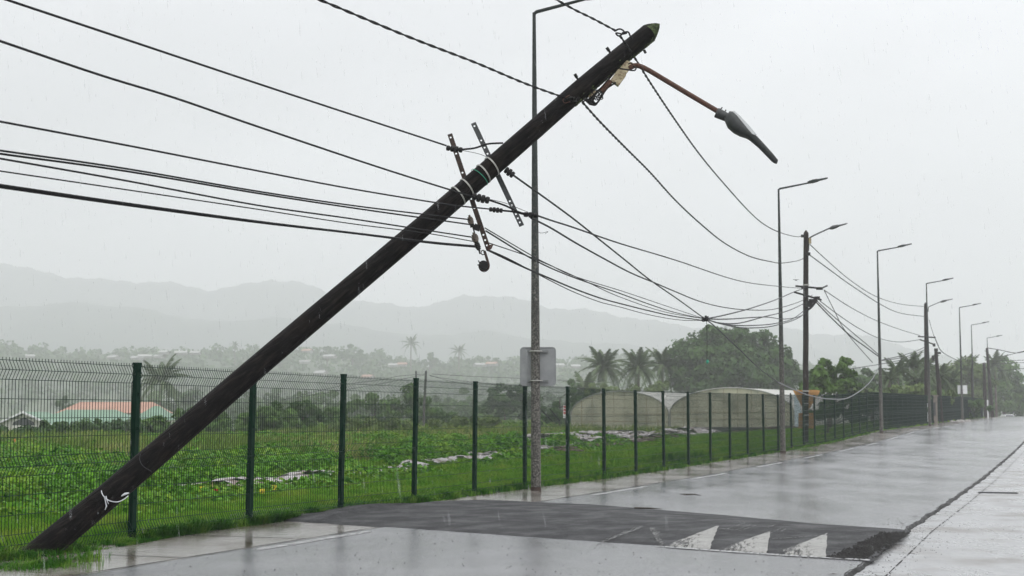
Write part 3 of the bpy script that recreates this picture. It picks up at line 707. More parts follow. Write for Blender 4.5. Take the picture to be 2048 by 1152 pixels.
# hardware hanging from the rusty bar
def blob(c, rx, ry, rz, n=12, jag=.12):
    mb = MB(); V = []; Fj = []
    for i_ in range(n // 2 + 1):
        ph = math.pi * i_ / (n // 2)
        for k in range(n):
            an = 2 * math.pi * k / n; j = 1 + random.uniform(-jag, jag)
            V.append((c[0] + rx * math.sin(ph) * math.cos(an) * j, c[1] + ry * math.sin(ph) * math.sin(an) * j, c[2] + rz * math.cos(ph) * j))
    for i_ in range(n // 2):
        for k in range(n): Fj.append((i_ * n + k, i_ * n + (k + 1) % n, (i_ + 1) * n + (k + 1) % n, (i_ + 1) * n + k))
    mb.add(V, Fj); return mb
PXM = 16.6 / FPX                   # metres per pixel at the pole
def hw(name, cxy, w, h, m, rot=0, parent=pole, Y=16.55, shape='box', label=None):
    c = Vector(atY(*cxy, Y)); Mx = Matrix.Translation(c - B0) @ Matrix.Rotation(rot, 4, 'Y'); mb = MB()
    w *= PXM; h *= PXM
    if shape == 'box': mb.box(-w / 2, w / 2, -w * .3, w * .3, -h / 2, h / 2, Mx)
    else:
        k = 5
        for q in range(k): 
            a = -h / 2 + h * q / k; b = a + h / k * .82; r_ = w / 2 * (1 if q in (1, 2, 3) else .8)
            mb.tube([Mx @ Vector((0, 0, a)), Mx @ Vector((0, 0, b))], r_, 10)
        mb.tube([Mx @ Vector((0, 0, -h / 2 - .02)), Mx @ Vector((0, 0, h / 2 + .02))], w * .2, 8)
    return mb.build(name, m, parent)
M['ceramic'] = mat('brown_insulator', (.05, .035, .025), (.16, .12, .09), 40, .35, .2)
hw('insulator', (941, 441), 12, 15, M['ceramic'], R(-14), shape='ins'); hw('insulator', (944, 450), 9, 9, M['black'], R(-14))
hw('insulator', (950, 476), 14, 16, M['ceramic'], R(-14), shape='ins'); hw('insulator', (955, 491), 11, 18, M['black'], R(-20), shape='ins')
hw('junction_block', (954, 455), 13, 12, M['black'], R(20))
mb = MB(); mb.tube([rel(atY(x, y, 16.55)) for x, y in ((939, 430), (948, 462), (953, 482), (960, 508))], .009, 6); mb.build('tie_rod', M['black'], pole)
mb = MB(); mb.tube([rel(atY(x, y, 16.55)) for x, y in ((975, 492), (980, 492), (986, 489), (982, 496), (976, 500))], [.01, .014, .006, .012, .01], 6); mb.build('bar_end_bolt', M['rust'], pole)
# J hook with roller
mb = MB(); J = spline([atY(x, y, 16.5) for x, y in ((969, 502), (973, 515), (977, 530), (975, 538), (968, 542), (961, 538), (959, 530))], 5)
for A, Bq in zip(J[:-1], J[1:]): mb.tube([rel(A), rel(Bq)], .016, 6)
mb.build('hook', M['darkrust'], pole)
mb = MB(); c = Vector(atY(967, 531, 16.5)) - B0; mb.tube([c + Vector((0, -.05, 0)), c + Vector((0, .05, 0))], .055, 16)
mb.tube([rel(atY(960, 528, 16.45)), rel(atY(957, 521, 16.45))], .007, 6); mb.tube([rel(atY(955, 530, 16.45)), rel(atY(964, 529, 16.45))], .007, 6)
mb.build('roller', M['black'], pole)
mb = MB(); mb.tube([rel(p) for p in [Vector(atY(966 + 4 * math.cos(a), 505 + 4.5 * math.sin(a), 16.5)) for a in np.linspace(0, 5.5, 12)]], .006, 6); mb.build('wire_loop', M['black'], pole)
# wiring bunch below the pole near the lamp bracket
def snarl(c, n, spread, seed, parent, b0, m='black', Y=16.9, r_=.009):
    q = random.Random(seed); mb = MB()
    for _ in range(n):
        P_ = []; x, y = c; a = q.uniform(0, 6.28)
        for k in range(5):
            P_.append(Vector(atY(x + q.uniform(-1, 1) * spread[0], y + q.uniform(-1, 1) * spread[1], Y + q.uniform(-.06, .06))) - b0)
        mb.tube(spline(P_, 5), r_ * q.uniform(.6, 1), 5)
    return mb.build('tangled_wire', M[m], parent)
snarl((1178, 200), 7, (15, 8), 1, pole, B0); snarl((1145, 199), 5, (14, 6), 2, pole, B0, Y=16.72); snarl((1192, 190), 5, (14, 10), 5, pole, B0)
for pp in (((1140, 190), (1134, 193), (1126, 200), (1130, 206), (1140, 203)), ):
    mb = MB(); mb.tube(spline([Vector(atY(x, y, 16.68)) - B0 for x, y in pp], 5), .005, 5); mb.build('thin_wire', M['rust'], pole)
for pp in (((1185, 207), (1195, 205), (1205, 190), (1215, 176), (1232, 165)), ((1172, 196), (1186, 187), (1200, 178), (1216, 160), (1226, 148)), ((1178, 208), (1190, 210), (1196, 203), (1204, 188))):
    mb = MB(); mb.tube(spline([Vector(atY(x, y, 16.95)) - B0 for x, y in pp], 5), .011, 6); mb.build('lamp_lead', M['black'], pole)
for (a, b, m_) in (((1179, 196), (1192, 184), 'beige'), ((1203, 183), (1222, 162), 'rust')):
    mb = MB(); mb.tube([Vector(atY(*a, 16.93)) - B0, Vector(atY(*b, 16.93)) - B0], .03, 8); mb.build('bracket_sleeve', M[m_], pole)

VS, FS = [], []
for _ in range(260):
    c = ground(random.gauss(62, 26), random.gauss(1108, 5)); q = random.uniform(.012, .04); b = len(VS)
    for dx, dy, dz in ((-1, -1, 0), (1, -.8, 0), (.2, 1, 0), (random.uniform(-.4, .4), 0, 1.2)): VS.append((c[0] + dx * q, c[1] + dy * q, .02 + dz * q))
    FS += [(b, b + 1, b + 3), (b + 1, b + 2, b + 3), (b + 2, b, b + 3)]
tag(mk('soil_clods', VS, FS, M['soil']), 'reddish soil heaved up round the foot of the leaning pole', kind='stuff')
# street light carried by the leaning pole
LB = atY(1250, 140, 17.0); LV = Vector(LB)
lamp = empty('street_light', LB, 'street light on a bent rusty arm hanging from the top of the leaning pole', 'street light', 'street lights on the wooden poles')
mb = MB(); mb.tube([Vector(atY(x, y, Yq)) - LV for x, y, Yq in [(1258, 137, 17.0)] + [tuple(v) for v in spline([(1262, 134, 17.0), (1272, 131, 17.0), (1284, 134, 16.98), (1300, 142, 16.95)], 4)][1:] + [(1370, 184, 16.8), (1436, 223, 16.7)]], .031, 12)
mb.build('arm', M['rust'], lamp)
A = Vector(atY(1229, 165, 16.95)) - LV; Bq = Vector(atY(1250, 136, 16.98)) - LV; t = (Bq - A); L = t.length; t.normalize(); w = t.cross(Vector((0, 1, 0))).normalized()
mb = MB(); mb.prism([A - w * .06, A + t * .17 - w * .06, A + t * .19 + w * .0, A + t * .17 + w * .06, A + w * .06], (0, .1, 0)); mb.build('control_box', M['beige'], lamp)
mb = MB(); A2 = A + t * .185; mb.prism([A2 - w * .05, A2 + t * .16 - w * .055, A2 + t * .14 + w * .04, A2 + w * .05], (0, .08, 0)); mb.build('bracket_box', M['beige'], lamp)
mb = MB(); mb.tube(spline([Vector(atY(x, y, 16.9)) - LV for x, y in ((1240, 137), (1252, 139), (1268, 141), (1272, 136), (1266, 132))], 5), .009, 6); mb.tube(spline([Vector(atY(x, y, 16.9)) - LV for x, y in ((1256, 128), (1262, 126), (1266, 130))], 4), .007, 6); mb.build('lead_loop', M['black'], lamp)
def poly_px(P_, Y, th, b0):
    return [Vector(atY(x, y, Y)) - b0 for x, y in P_]
Z2 = lambda x, y: (1420 + x / 7.68, 190 + y / 7.68)
# luminaire: spigot, head shell (lofted), fin tail, lens
mb = MB(); a, b = Vector(atY(*Z2(100, 270), 16.7)) - LV, Vector(atY(*Z2(262, 345), 16.68)) - LV
mb.tube([a, a + (b - a) * .3, b], [.062, .06, .052], 12); mb.build('spigot', M['lamp_grey'], lamp, True)
for (p_, q_) in (((165, 215), (190, 190)), ((232, 250), (247, 228))):
    mb = MB(); mb.tube([Vector(atY(*Z2(*p_), 16.66)) - LV, Vector(atY(*Z2(*q_), 16.66)) - LV], .008, 6); mb.build('screw', M['black'], lamp)
sect = [((300, 250), (225, 345)), ((345, 262), (232, 400)), ((410, 330), (280, 500)), ((480, 420), (370, 575)), ((560, 520), (465, 625)), ((640, 610), (570, 660)), ((720, 640), (610, 690)), ((840, 770), (740, 800)), ((960, 900), (850, 915)), ((1045, 1005), (945, 1015)), ((1030, 1055), (985, 1045))]
hwid = [.05, .09, .12, .13, .12, .1, .075, .06, .05, .04, .02]
V = []; Fj = []; n = 12
for (u, l), wd in zip(sect, hwid):
    U = Vector(atY(*Z2(*u), 16.62)) - LV; Lw = Vector(atY(*Z2(*l), 16.62)) - LV; c = (U + Lw) / 2; hv = (U - Lw) / 2
    for k in range(n):
        an = 2 * math.pi * k / n; cc, s_ = math.cos(an), math.sin(an)
        cc = math.copysign(abs(cc) ** .6, cc); s_ = math.copysign(abs(s_) ** .8, s_)
        V.append(c + hv * cc + Vector((0, 1, 0)) * wd * s_)
for i_ in range(len(sect) - 1):
    for k in range(n): Fj.append((i_ * n + k, i_ * n + (k + 1) % n, (i_ + 1) * n + (k + 1) % n, (i_ + 1) * n + k))
Fj.append(tuple(range(n))[::-1]); Fj.append(tuple(len(V) - n + k for k in range(n)))
lh_ = mk('lamp_head', V, Fj, M['lamp_grey'], lamp, True)
mb = MB(); P_ = [Vector(atY(*Z2(*q_), 16.56)) - LV for q_ in ((330, 248), (375, 245), (460, 318), (630, 500), (718, 612), (655, 605), (480, 410))]
mb.prism(P_, (0, .2, 0)); mb.build('lens', M['lamp_glass'], lh_)

# ------------------------------------------------------------------ tall street lamps
mb = MB(); LH = 9.4
mb.tube([(0, 0, .0), (0, 0, 3.4)], [.098, .082], 16); low = mb
mb2 = MB(); mb2.tube([(0, 0, 3.4), (0, 0, LH)], [.082, .033], 16)
mb3 = MB(); mb3.tube([(0, 0, LH - .03), (.05, 0, LH + .01), (1.1, 0, LH + .17)], [.034, .036, .028], 10)
def lum_mesh():
    V = []; Fj = []; secs = [(0, .035, .03), (.12, .1, .045), (.3, .16, .055), (.5, .15, .045), (.62, .08, .03), (1.0, .05, .022), (1.08, .02, .01)]; n = 10
    for (x, w_, h_) in secs:
        for k in range(n):
            an = 2 * math.pi * k / n; V.append((1.02 + x * .66, w_ * math.sin(an), LH + .19 + x * .12 + h_ * math.cos(an) - (.02 if math.cos(an) < 0 else 0)))
    for i_ in range(len(secs) - 1):
        for k in range(n): Fj.append((i_ * n + k, i_ * n + (k + 1) % n, (i_ + 1) * n + (k + 1) % n, (i_ + 1) * n + k))
    Fj.append(tuple(range(n))[::-1]); Fj.append(tuple(len(V) - n + k for k in range(n)))
    return V, Fj
lv, lf = lum_mesh()
mb5 = MB(); mb5.tube([(0, 0, -.1), (0, 0, .1)], .104, 16)
lamps = [(1072, 981, 1069, 25), (1566, 903, 1562, 378), (1763, 862, 1760, 502), (1860, 850, 1858, 567), (1925, 840, 1922, 615), (1948, 838, 1945, 650), (1979, 836, 1977, 676)]
ll = ['tall street lamp nearest the camera, with a blank sign plate on its post', 'second nearest tall street lamp, just left of the upright wooden pole', 'third tall street lamp, where the sagging white cable ends', 'fourth tall street lamp, beside the wooden pole and the rendered pillar', 'fifth tall street lamp, with a small white sign low on its post', 'sixth tall street lamp, thin and hazy right of the white sign', 'farthest and smallest tall street lamp, behind the distant wooden pole']
proto = None; lamp_xyz = []
for i_, (bx, by, tx, ty) in enumerate(lamps):
    lo_, hi_ = 5., 400.
    def height(Y): return atY(tx, ty, Y)[2] - (0.0 if i_ == 0 else float(G(to_rs(*atY(bx, by, Y)[:2])[1])))
    for _ in range(50):
        mid = (lo_ + hi_) / 2
        if height(mid) > LH: hi_ = mid
        else: lo_ = mid
    p = atY(bx, by, lo_); s_ = to_rs(p[0], p[1]); z = float(G(s_[1])); loc = (p[0], p[1], z + .0)
    lamp_xyz.append(loc)
    if i_ == 0:
        e = proto = empty('street_lamp', loc, ll[0], 'street lamp', 'tall grey street lamps along the road')
        low.build('post', M['lamp_post'], e, True); mb2.build('upper_post', M['lamp_post'], e, True); mb3.build('arm', M['lamp_top'], e, True)
        mk('lamp_head', lv, lf, M['lamp_top'], e, True); mb5.build('base_collar', M['darkrust'], e, True)
    else:
        e = proto.copy(); C.objects.link(e); e.location = loc; e['label'] = ll[i_]
        for ch in list(proto.children):
            c_ = ch.copy(); C.objects.link(c_); c_.parent = e
    e.rotation_euler = (0, 0, -TH + R(4))
    if i_ == 0: e.rotation_euler = (0, R(-.15), -TH + R(2))
for i_, l in enumerate(lamp_xyz): print('lamp', i_, [round(v, 2) for v in l], [round(v, 2) for v in to_rs(l[0], l[1])])

# blank sign back on the first lamp
Ys = lamp_xyz[0][1] + .13
c = atY(1076, 733, Ys); sg = empty('road_sign', c, 'blank grey rounded back of a square road sign on the nearest street lamp', 'road sign')
w, h = 35 * Ys / FPX, 38 * Ys / FPX; rad_ = .06; P_ = []
for (cx, cz, a0) in ((w - rad_, h - rad_, 0), (-w + rad_, h - rad_, 90), (-w + rad_, -h + rad_, 180), (w - rad_, -h + rad_, 270)):
    for a in range(0, 91, 18): P_.append((cx + rad_ * math.cos(R(a0 + a)), 0, cz + rad_ * math.sin(R(a0 + a))))
mb = MB(); mb.prism(P_, (0, .012, 0)); mb.build('plate', M['sign_back'], sg)
mb = MB()
for i_ in range(len(P_)):
    mb.tube([P_[i_], P_[(i_ + 1) % len(P_)]], .011, 6, False)
mb.build('rim', M['sign_back'], sg)
for z in (h - .08, -h + .09):
    mb = MB(); mb.box(-.2, .2, -.05, -.002, z - .018, z + .018); mb.build('rail', M['steel'], sg)
    mb = MB(); V = []; mb.tube([(-.035 + .115 * math.cos(a), -.125 + .115 * math.sin(a), z) for a in np.linspace(-3.3, .2, 14)], .012, 6); mb.build('clamp', M['strap'], sg)
sg.rotation_euler = (0, 0, R(-2))

# ------------------------------------------------------------------ upright wooden poles
POLE2 = ground(1611, 900, float(G(46)) ); 
def find_on_line(bx, by, Y):
    p = atY(bx, by, Y); return p
def wood_pole(base, top_px, rad_b, rad_t, label, gable=True, m='pole_far', parts=True):
    """pole from base (x,y,z) to the pixel top at the same distance"""
    tp = atY(*top_px, base[1]); e = empty('utility_pole', base, label, 'utility pole', 'wooden utility poles along the road')
    b = Vector(base); T = Vector(tp) - b; mb = MB(); n = 14
    k = 10; mb.tube([T * (q / k) + Vector((random.uniform(-.006, .006), 0, 0)) for q in range(k + 1)], [rad_b + (rad_t - rad_b) * q / k for q in range(k + 1)], n, True)
    mb.tube([T, T + Vector((0, 0, .12))], [rad_t, .02], n)
    mb.build('pole_shaft', M[m], e); return e, b, T
P2Y = 60.5; p2 = atY(1611, 900, P2Y); p2 = (p2[0], p2[1], float(p2[2]))
e2, b2, T2 = wood_pole(p2, (1612, 466), .13, .105, 'upright dark wooden pole with orange sign backs low on it, next along the road')
def pxr(x, y, Y, b): return Vector(atY(x, y, Y)) - b
def bar(name, a, b, Y, r_, m, parent, b0, n=6):
    mb = MB(); mb.tube([pxr(*a, Y, b0), pxr(*b, Y, b0)], r_, n); return mb.build(name, M[m], parent)
bar('crossarm', (1591, 572), (1645, 577), P2Y - .2, .04, 'black', e2, b2); bar('crossarm', (1588, 584), (1643, 600), P2Y - .25, .04, 'black', e2, b2)
bar('crossarm_end', (1640, 578), (1655, 571), P2Y - .2, .035, 'greybar', e2, b2)
for q in ((1639, 577, 12, 5), (1634, 596, 10, 6), (1625, 602, 14, 8), (1618, 608, 12, 12), (1607, 575, 8, 7), (1606, 472, 7, 5), (1617, 508, 6, 6)):
    mb = MB(); c = pxr(q[0], q[1], P2Y - .25, b2); k = P2Y / FPX; mb.box(c.x - q[2] / 2 * k, c.x + q[2] / 2 * k, c.y - .08, c.y + .08, c.z - q[3] / 2 * k, c.z + q[3] / 2 * k); mb.build('clamp', M['black'], e2)
for z in (570, 592): 
    mb = MB(); mb.tube([Vector((T2.x * .8, 0, (atY(1611, z, P2Y)[2] - b2.z) + q)) for q in (-.03, .03)], .128, 12); mb.build('metal_band', M['strap'], e2)
mb = MB(); mb.tube(spline([pxr(x, y, P2Y - .3, b2) for x, y in ((1634, 600), (1622, 615), (1612, 622), (1608, 628))], 5), .05, 6); mb.build('cable_bundle', M['black'], e2)
# its street light
def pole_light(bb, base_px, k1, tip, label, Y, scale=1.0):
    c = atY(*base_px, Y); cv = Vector(c); e = empty('street_light', c, label, 'street light', 'street lights on the wooden poles')
    mb = MB(); mb.tube(spline([pxr(*q, Y, cv) for q in (base_px, k1[0], k1[1], tip[0])], 5), .03 * scale, 8); mb.build('arm', M['lamp_grey'], e)
    a, b = pxr(*tip[0], Y, cv), pxr(*tip[1], Y, cv); t = b - a; V = []; Fj = []; n = 8
    sec = [(0, .03), (.08, .06), (.2, .09), (.42, .075), (.6, .04), (.95, .03), (1.02, .01)]
    dz = Vector((0, 0, 1))
    for (u, h_) in sec:
        for k in range(n):
            an = 2 * math.pi * k / n; V.append(a + t * u + dz * h_ * scale * math.cos(an) + Vector((0, 1, 0)) * .1 * scale * math.sin(an))
    for i_ in range(len(sec) - 1):
        for k in range(n): Fj.append((i_ * n + k, i_ * n + (k + 1) % n, (i_ + 1) * n + (k + 1) % n, (i_ + 1) * n + k))
    mk('lamp_head', V, Fj, M['lamp_grey'], e, True); return e
e = pole_light(b2, (1617, 502), ((1618, 482), (1622, 474)), ((1658, 457), (1694, 447)), 'street light on a straight arm at the top of the upright wooden pole', P2Y)
mb = MB(); q = pxr(1619, 482, P2Y, Vector(e.location)); mb.box(q.x - .04, q.x + .06, q.y - .08, q.y, q.z - .12, q.z + .12); mb.build('control_box', M['beige'], e)
# orange sign backs behind the pole
Yg = P2Y + .2
def sign_plate(pxs, label, cat, Y, m, rails=True):
    cx_ = sum(p[0] for p in pxs) / len(pxs); cy_ = sum(p[1] for p in pxs) / len(pxs); c = Vector(atY(cx_, cy_, Y)); e = empty('road_sign', c, label, cat)
    mb = MB(); mb.prism([pxr(x, y, Y, c) for x, y in pxs], (0, .02, 0)); mb.build('plate', M[m], e)
    return e, c
e, c = sign_plate([(1586, 781), (1592, 780), (1632, 780), (1640, 781), (1638, 787), (1617, 820), (1611, 823), (1608, 820), (1589, 787)], 'faded orange inverted triangular sign back on the upright wooden pole', 'road sign', Yg, 'orange_back')
for z in (782, 807):
    mb = MB(); a = pxr(1605, z, Yg - .34, c); b_ = pxr(1618, z, Yg - .34, c); mb.box(a.x, b_.x, a.y, a.y + .02, a.z - .025, a.z + .025); mb.build('strap', M['strap'], e)
mb = MB(); a = pxr(1592, 784, Yg - .03, c); b_ = pxr(1636, 784, Yg - .03, c); mb.box(a.x, b_.x, a.y - .01, a.y + .02, a.z - .03, a.z + .03); mb.build('rail', M['orange_back'], e)
e, c = sign_plate([(1597, 826), (1628, 826), (1628, 857), (1597, 857)], 'faded orange square sign back under the triangular one on the upright wooden pole', 'road sign', Yg, 'orange_back')
for z in (830, 849):
    mb = MB(); a = pxr(1605, z, Yg - .34, c); b_ = pxr(1618, z, Yg - .34, c); mb.box(a.x, b_.x, a.y, a.y + .02, a.z - .025, a.z + .025); mb.build('strap', M['strap'], e)

P3Y = 106.; p3 = atY(1853, 853, P3Y)
e3, b3, T3 = wood_pole(p3, (1851, 608), .15, .11, 'distant upright wooden pole with crossarms beside the fourth street lamp')
for a, b in (((1836, 673), (1871, 675)), ((1839, 679), (1866, 688))): bar('crossarm', a, b, P3Y - .2, .05, 'black', e3, b3)
pole_light(b3, (1856, 624), ((1857, 616), (1859, 613)), ((1880, 604), (1905, 598)), 'small hazy street light on the distant wooden pole with crossarms', P3Y)
P4Y = 109.; p4 = atY(1883, 846, P4Y)
e4, b4, T4 = wood_pole(p4, (1872, 704), .17, .13, 'short brown wooden pole with a transformer bracket right of the rendered pillar')
for (x, y, w_, h_) in ((1868, 690, 4, 6), (1872, 700, 6, 6), (1866, 716, 4, 10), (1878, 706, 6, 4)):
    mb = MB(); c = pxr(x, y, P4Y - .1, b4); k = P4Y / FPX; mb.box(c.x - w_ / 2 * k, c.x + w_ / 2 * k, c.y - .1, c.y + .1, c.z - h_ / 2 * k, c.z + h_ / 2 * k); mb.build('bracket', M['black'], e4)
p5 = atY(1947, 838, 146.); wood_pole(p5, (1943, 737), .12, .1, 'thin bare wooden pole behind the fence right of the white sign')
p6 = atY(1971, 836, 160.); wood_pole(p6, (1968, 727), .2, .16, 'shorter of the two wooden poles side by side near the road crest')
p7 = atY(1985, 835, 165.); e7, b7, T7 = wood_pole(p7, (1974, 697), .2, .15, 'taller of the two wooden poles side by side near the road crest')

# mid field poles
pA = atY(834, 850, 200.); pA[2] = -1; wood_pole(pA, (832, 743), .17, .13, 'left of two thin grey poles standing in the hazy field', m='lamp_post')
pB = atY(846, 862, 140.); wood_pole(pB, (852, 743), .14, .11, 'right of two thin grey poles standing in the hazy field', m='lamp_post')

# ------------------------------------------------------------------ overhead cables
PREV = np.array((-21.9, -26.7, 8.2))
def plane_pts(pl, A, Bq):
    A = np.array(A[:2], float); Bq = np.array(Bq[:2], float); dv = Bq - A; out_ = []
    for (px, py) in pl:
        d = ray(px, py); m_ = np.array([[d[0], -dv[0]], [d[1], -dv[1]]]); k, t = np.linalg.solve(m_, A)
        out_.append(d * k + (0, 0, CAMH))
    return out_
def cable(P_, r_, label, m='cable', group='overhead cables', n=6, twist=False, pre=(), seg=7):
    P_ = [np.array(p) for p in P_]; c = Vector(P_[0]); S_ = [Vector(p) - c for p in list(pre) + list(spline(P_, seg))]; mb = MB()
    if twist:
        L = 0; Q = [[], []]; dens = []
        for i_ in range(len(S_) - 1):
            sl = (S_[i_ + 1] - S_[i_]).length; kk = max(1, int(sl / .05)) if (S_[i_] + c).length < 45 else max(1, int(sl / .15))
            for k in range(kk): dens.append(S_[i_].lerp(S_[i_ + 1], k / kk))
        dens.append(S_[-1])
        for i_, p in enumerate(dens):
            t = (dens[min(i_ + 1, len(dens) - 1)] - dens[max(i_ - 1, 0)]).normalized(); u = t.orthogonal().normalized()
            u = (Vector((0, 0, 1)) - t * t.z).normalized(); v = t.cross(u)
            if i_: L += (dens[i_] - dens[i_ - 1]).length
            an = L * 2 * math.pi / .42
            for s_ in (0, 1): Q[s_].append(p + (u * math.cos(an + s_ * math.pi) + v * math.sin(an + s_ * math.pi)) * r_ * .62)
        for q in Q: mb.tube(q, r_ * .62, 5)
    else: mb.tube(S_, r_, n)
    o = mb.build('overhead_cable', M[m], None, True); o.location = c; tag(o, label, 'cable', group); return o
def left_cable(pl, A, r_, label, endz=8.0, **k):
    """pl runs from the frame edge to the pole; beyond the frame the cable goes on to the previous pole behind the camera's left"""
    P_ = plane_pts(pl, A, PREV); p0, p1 = P_[0], P_[1]; e = np.array((PREV[0], PREV[1], endz)); d = p0 - p1; t = np.linalg.norm((e - p0)[:2]); sl = d[2] / max(1e-6, np.linalg.norm(d[:2]))
    ext = []
    for u in (1, .9, .8, .7, .6, .5, .4, .3, .22, .15, .09, .04, .015):
        q = p0 + (e - p0) * u; lin = p0[2] + sl * t * u; q[2] = lin * (1 - u) + e[2] * u if False else (p0[2] + sl * t * u * (1 - u) + (e[2] - p0[2]) * u * u); ext.append(q)
    return cable(P_, r_, label, seg=6, pre=ext, **k)
def PA_(px, off=0): return atY(px, 400, pole_depth(px) + off)
left_cable([(15, 0), (150, 45), (300, 95), (512, 166), (700, 228), (892, 291)], PA_(900, -.25), .0105, 'black cable from the upper left corner ending in the clamp on the rusty bar')
left_cable([(0, 82), (200, 150), (350, 196), (512, 252), (750, 332), (895, 378), (948, 394)], PA_(948, -.28), .0105, 'black cable second from the top at the left frame edge, crossing the leaning pole')
left_cable([(0, 243), (250, 290), (512, 341), (700, 377), (890, 408), (978, 418)], PA_(978, -.3), .009, 'single black cable between the upper pair and the bundled group at the left edge')
left_cable([(0, 301), (250, 337), (512, 382), (720, 413), (938, 439)], PA_(938, -.4), .0085, 'upper strand of the close bundle in the middle of the left edge')
left_cable([(0, 307.5), (250, 342), (512, 386), (720, 418), (940, 449)], PA_(940, -.3), .009, 'lower strand of the close bundle in the middle of the left edge')
left_cable([(0, 317), (250, 361), (512, 410), (700, 437), (830, 457), (942, 474)], PA_(942, -.35), .0085, 'black cable just below the close bundle at the left edge')
left_cable([(0, 342), (250, 379), (512, 418), (700, 447), (850, 466), (947, 483)], PA_(947, -.3), .006, 'thinnest black cable above the lowest thick one at the left edge')
left_cable([(0, 370), (250, 406.5), (512, 442.5), (700, 465), (860, 484), (950, 492)], PA_(950, -.35), .0105, 'upper strand of the lowest thick cable at the left edge')
left_cable([(0, 374.5), (250, 410), (512, 444.5), (700, 466), (860, 486), (950, 494)], PA_(950, -.28), .009, 'lower strand of the lowest thick cable at the left edge')
left_cable([(640, 0), (820, 75), (950, 125), (1050, 167), (1130, 196)], PA_(1130, -.2), .0125, 'twisted cable from the top edge to the tangle on the leaning pole', twist=True, endz=10.5)
left_cable([(1110, -2), (1150, 20), (1185, 37), (1232, 62)], PA_(1232, -.1), .0125, 'twisted cable from the top edge to the knot above the pole tip', twist=True, endz=11.5)
cable([atY(x, y, 17.0) for x, y in ((1228, 62), (1240, 58), (1248, 64), (1238, 72), (1232, 66), (1246, 68), (1254, 66))], .01, 'knotted cable loops hanging above the upper end of the leaning pole', group=None)
cable([atY(x, y, 17.0) for x, y in ((1244, 66), (1256, 64), (1262, 75), (1272, 86))], .01, 'short cable end from the knot to the leaning pole tip', group=None)
def clampc(cxy, L_, w_, ang, label, Y, ribs=4):
    c = Vector(atY(*cxy, Y)); k = Y / FPX; Mx = Matrix.Rotation(ang, 4, 'Y'); mb = MB(); L_ *= k; w_ *= k; pts_ = []; rr_ = []
    for q in range(ribs):
        a = -L_ / 2 + L_ * q / ribs
        for (u, r_) in ((.0, .55), (.1, .95), (.5, 1.05), (.85, .95), (.95, .6)):
            pts_.append(Mx @ Vector((a + u * L_ / ribs, 0, 0))); rr_.append(w_ / 2 * r_ * (1.0 if 0 < q < ribs - 1 else .85))
    mb.tube(pts_, rr_, 10); o = mb.build('cable_clamp', M['black']); o.location = c
    return tag(o, label, 'cable clamp', 'black cable clamps')
clampc((909, 298), 34, 13, R(8), 'black clamp in front of the upper end of the rusty bar', 16.4)
clampc((962, 397), 36, 17, R(14), 'thickest black clamp under the leaning pole beside the rusty bar', 16.3, 4)
clampc((992, 420), 28, 11, R(6), 'slender black clamp between the rusty and the grey bar', 16.3, 4)
clampc((1019, 345), 22, 16, R(38), 'stubby black clamp hanging right of the grey bar below the pole', 16.6, 3)
clampc((1062, 430), 30, 12, R(5), 'black clamp in front of the nearest street lamp post', 16.7, 3)
cable(plane_pts([(924, 299), (950, 296), (975, 288), (1006, 286)], (PA_(924, -.3)[0], 16.3), (3, 16.9)), .011, 'short black jumper curving from the clamp to the leaning pole', group=None)
cable(plane_pts([(925, 301), (955, 307), (972, 313)], (-1, 16.45), (3, 16.5)), .003, 'hair thin wire between the clamp and the leaning pole', group=None)
cable(plane_pts([(978, 400), (1010, 411), (1040, 425), (1062, 428)], (-.5, 16.3), (3, 16.7)), .011, 'short black cable joining the thickest clamp to the lamp post clamp', group=None)
cable(plane_pts([(1004, 421), (1030, 424), (1060, 432)], (-.5, 16.35), (3, 16.75)), .011, 'short black cable joining the slender clamp to the lamp post clamp', group=None)
cable(plane_pts([(972, 397), (1010, 406), (1045, 420), (1078, 433)], (-.5, 16.4), (3, 16.8)), .003, 'hair thin wire above the joined clamps', group=None)
cable(plane_pts([(1075, 440), (1076, 462), (1084, 466), (1096, 463), (1090, 468)], (-.5, 16.7), (3, 16.7)), .0025, 'fine loose wire curl right of the nearest lamp post', group=None)
# onward to the next pole
p2xy = (p2[0], p2[1] - .2); l3 = lamp_xyz[2]
A_ = atY(1268, 110, 17.2)
cable(plane_pts([(1240, 72), (1262, 104), (1300, 165), (1350, 240), (1400, 310), (1450, 370), (1500, 425), (1530, 450), (1560, 465), (1590, 473), (1606, 473)], A_, p2xy), .013, 'twisted cable falling from the leaning pole tip to the top of the upright pole', twist=True)
A_ = atY(1165, 205, 17.0)
cable(plane_pts([(1165, 205), (1200, 244), (1250, 295), (1300, 345), (1350, 400), (1400, 447), (1450, 487), (1500, 513), (1540, 523), (1565, 526), (1600, 520), (1617, 510)], A_, p2xy), .014, 'twisted cable falling from the tangle to the upright pole', twist=True)
A_ = atY(1028, 352, 16.6); KN = plane_pts([(1410, 637)], A_, p2xy)[0]
kA = plane_pts([(1026, 350), (1100, 403), (1150, 440), (1200, 480), (1250, 520), (1300, 560), (1355, 598), (1410, 638)], A_, KN)
kB = plane_pts([(1430, 653), (1480, 700), (1520, 738), (1555, 764), (1590, 780), (1620, 791), (1660, 798), (1700, 794), (1740, 764), (1761, 728)], KN, (l3[0], l3[1]))
cable(kA, .012, 'dark cable running straight down right from the stubby clamp to the crossing knot')
cable([kA[-1]] + kB[:4], .014, 'dark continuation of the straight cable from the knot down past the round tree', 'cable_pale')
cable(kB[3:], .021, 'loose pale cable sagging in front of the orange signs up to the third lamp', 'cable_white')
K = (1410, 638)
def right(pl, label, r_=.012, X0=None, m='cable', **k):
    A = atY(*pl[0], X0 or 16.6); return cable(plane_pts(pl, A, p2xy), r_, label, m, **k)
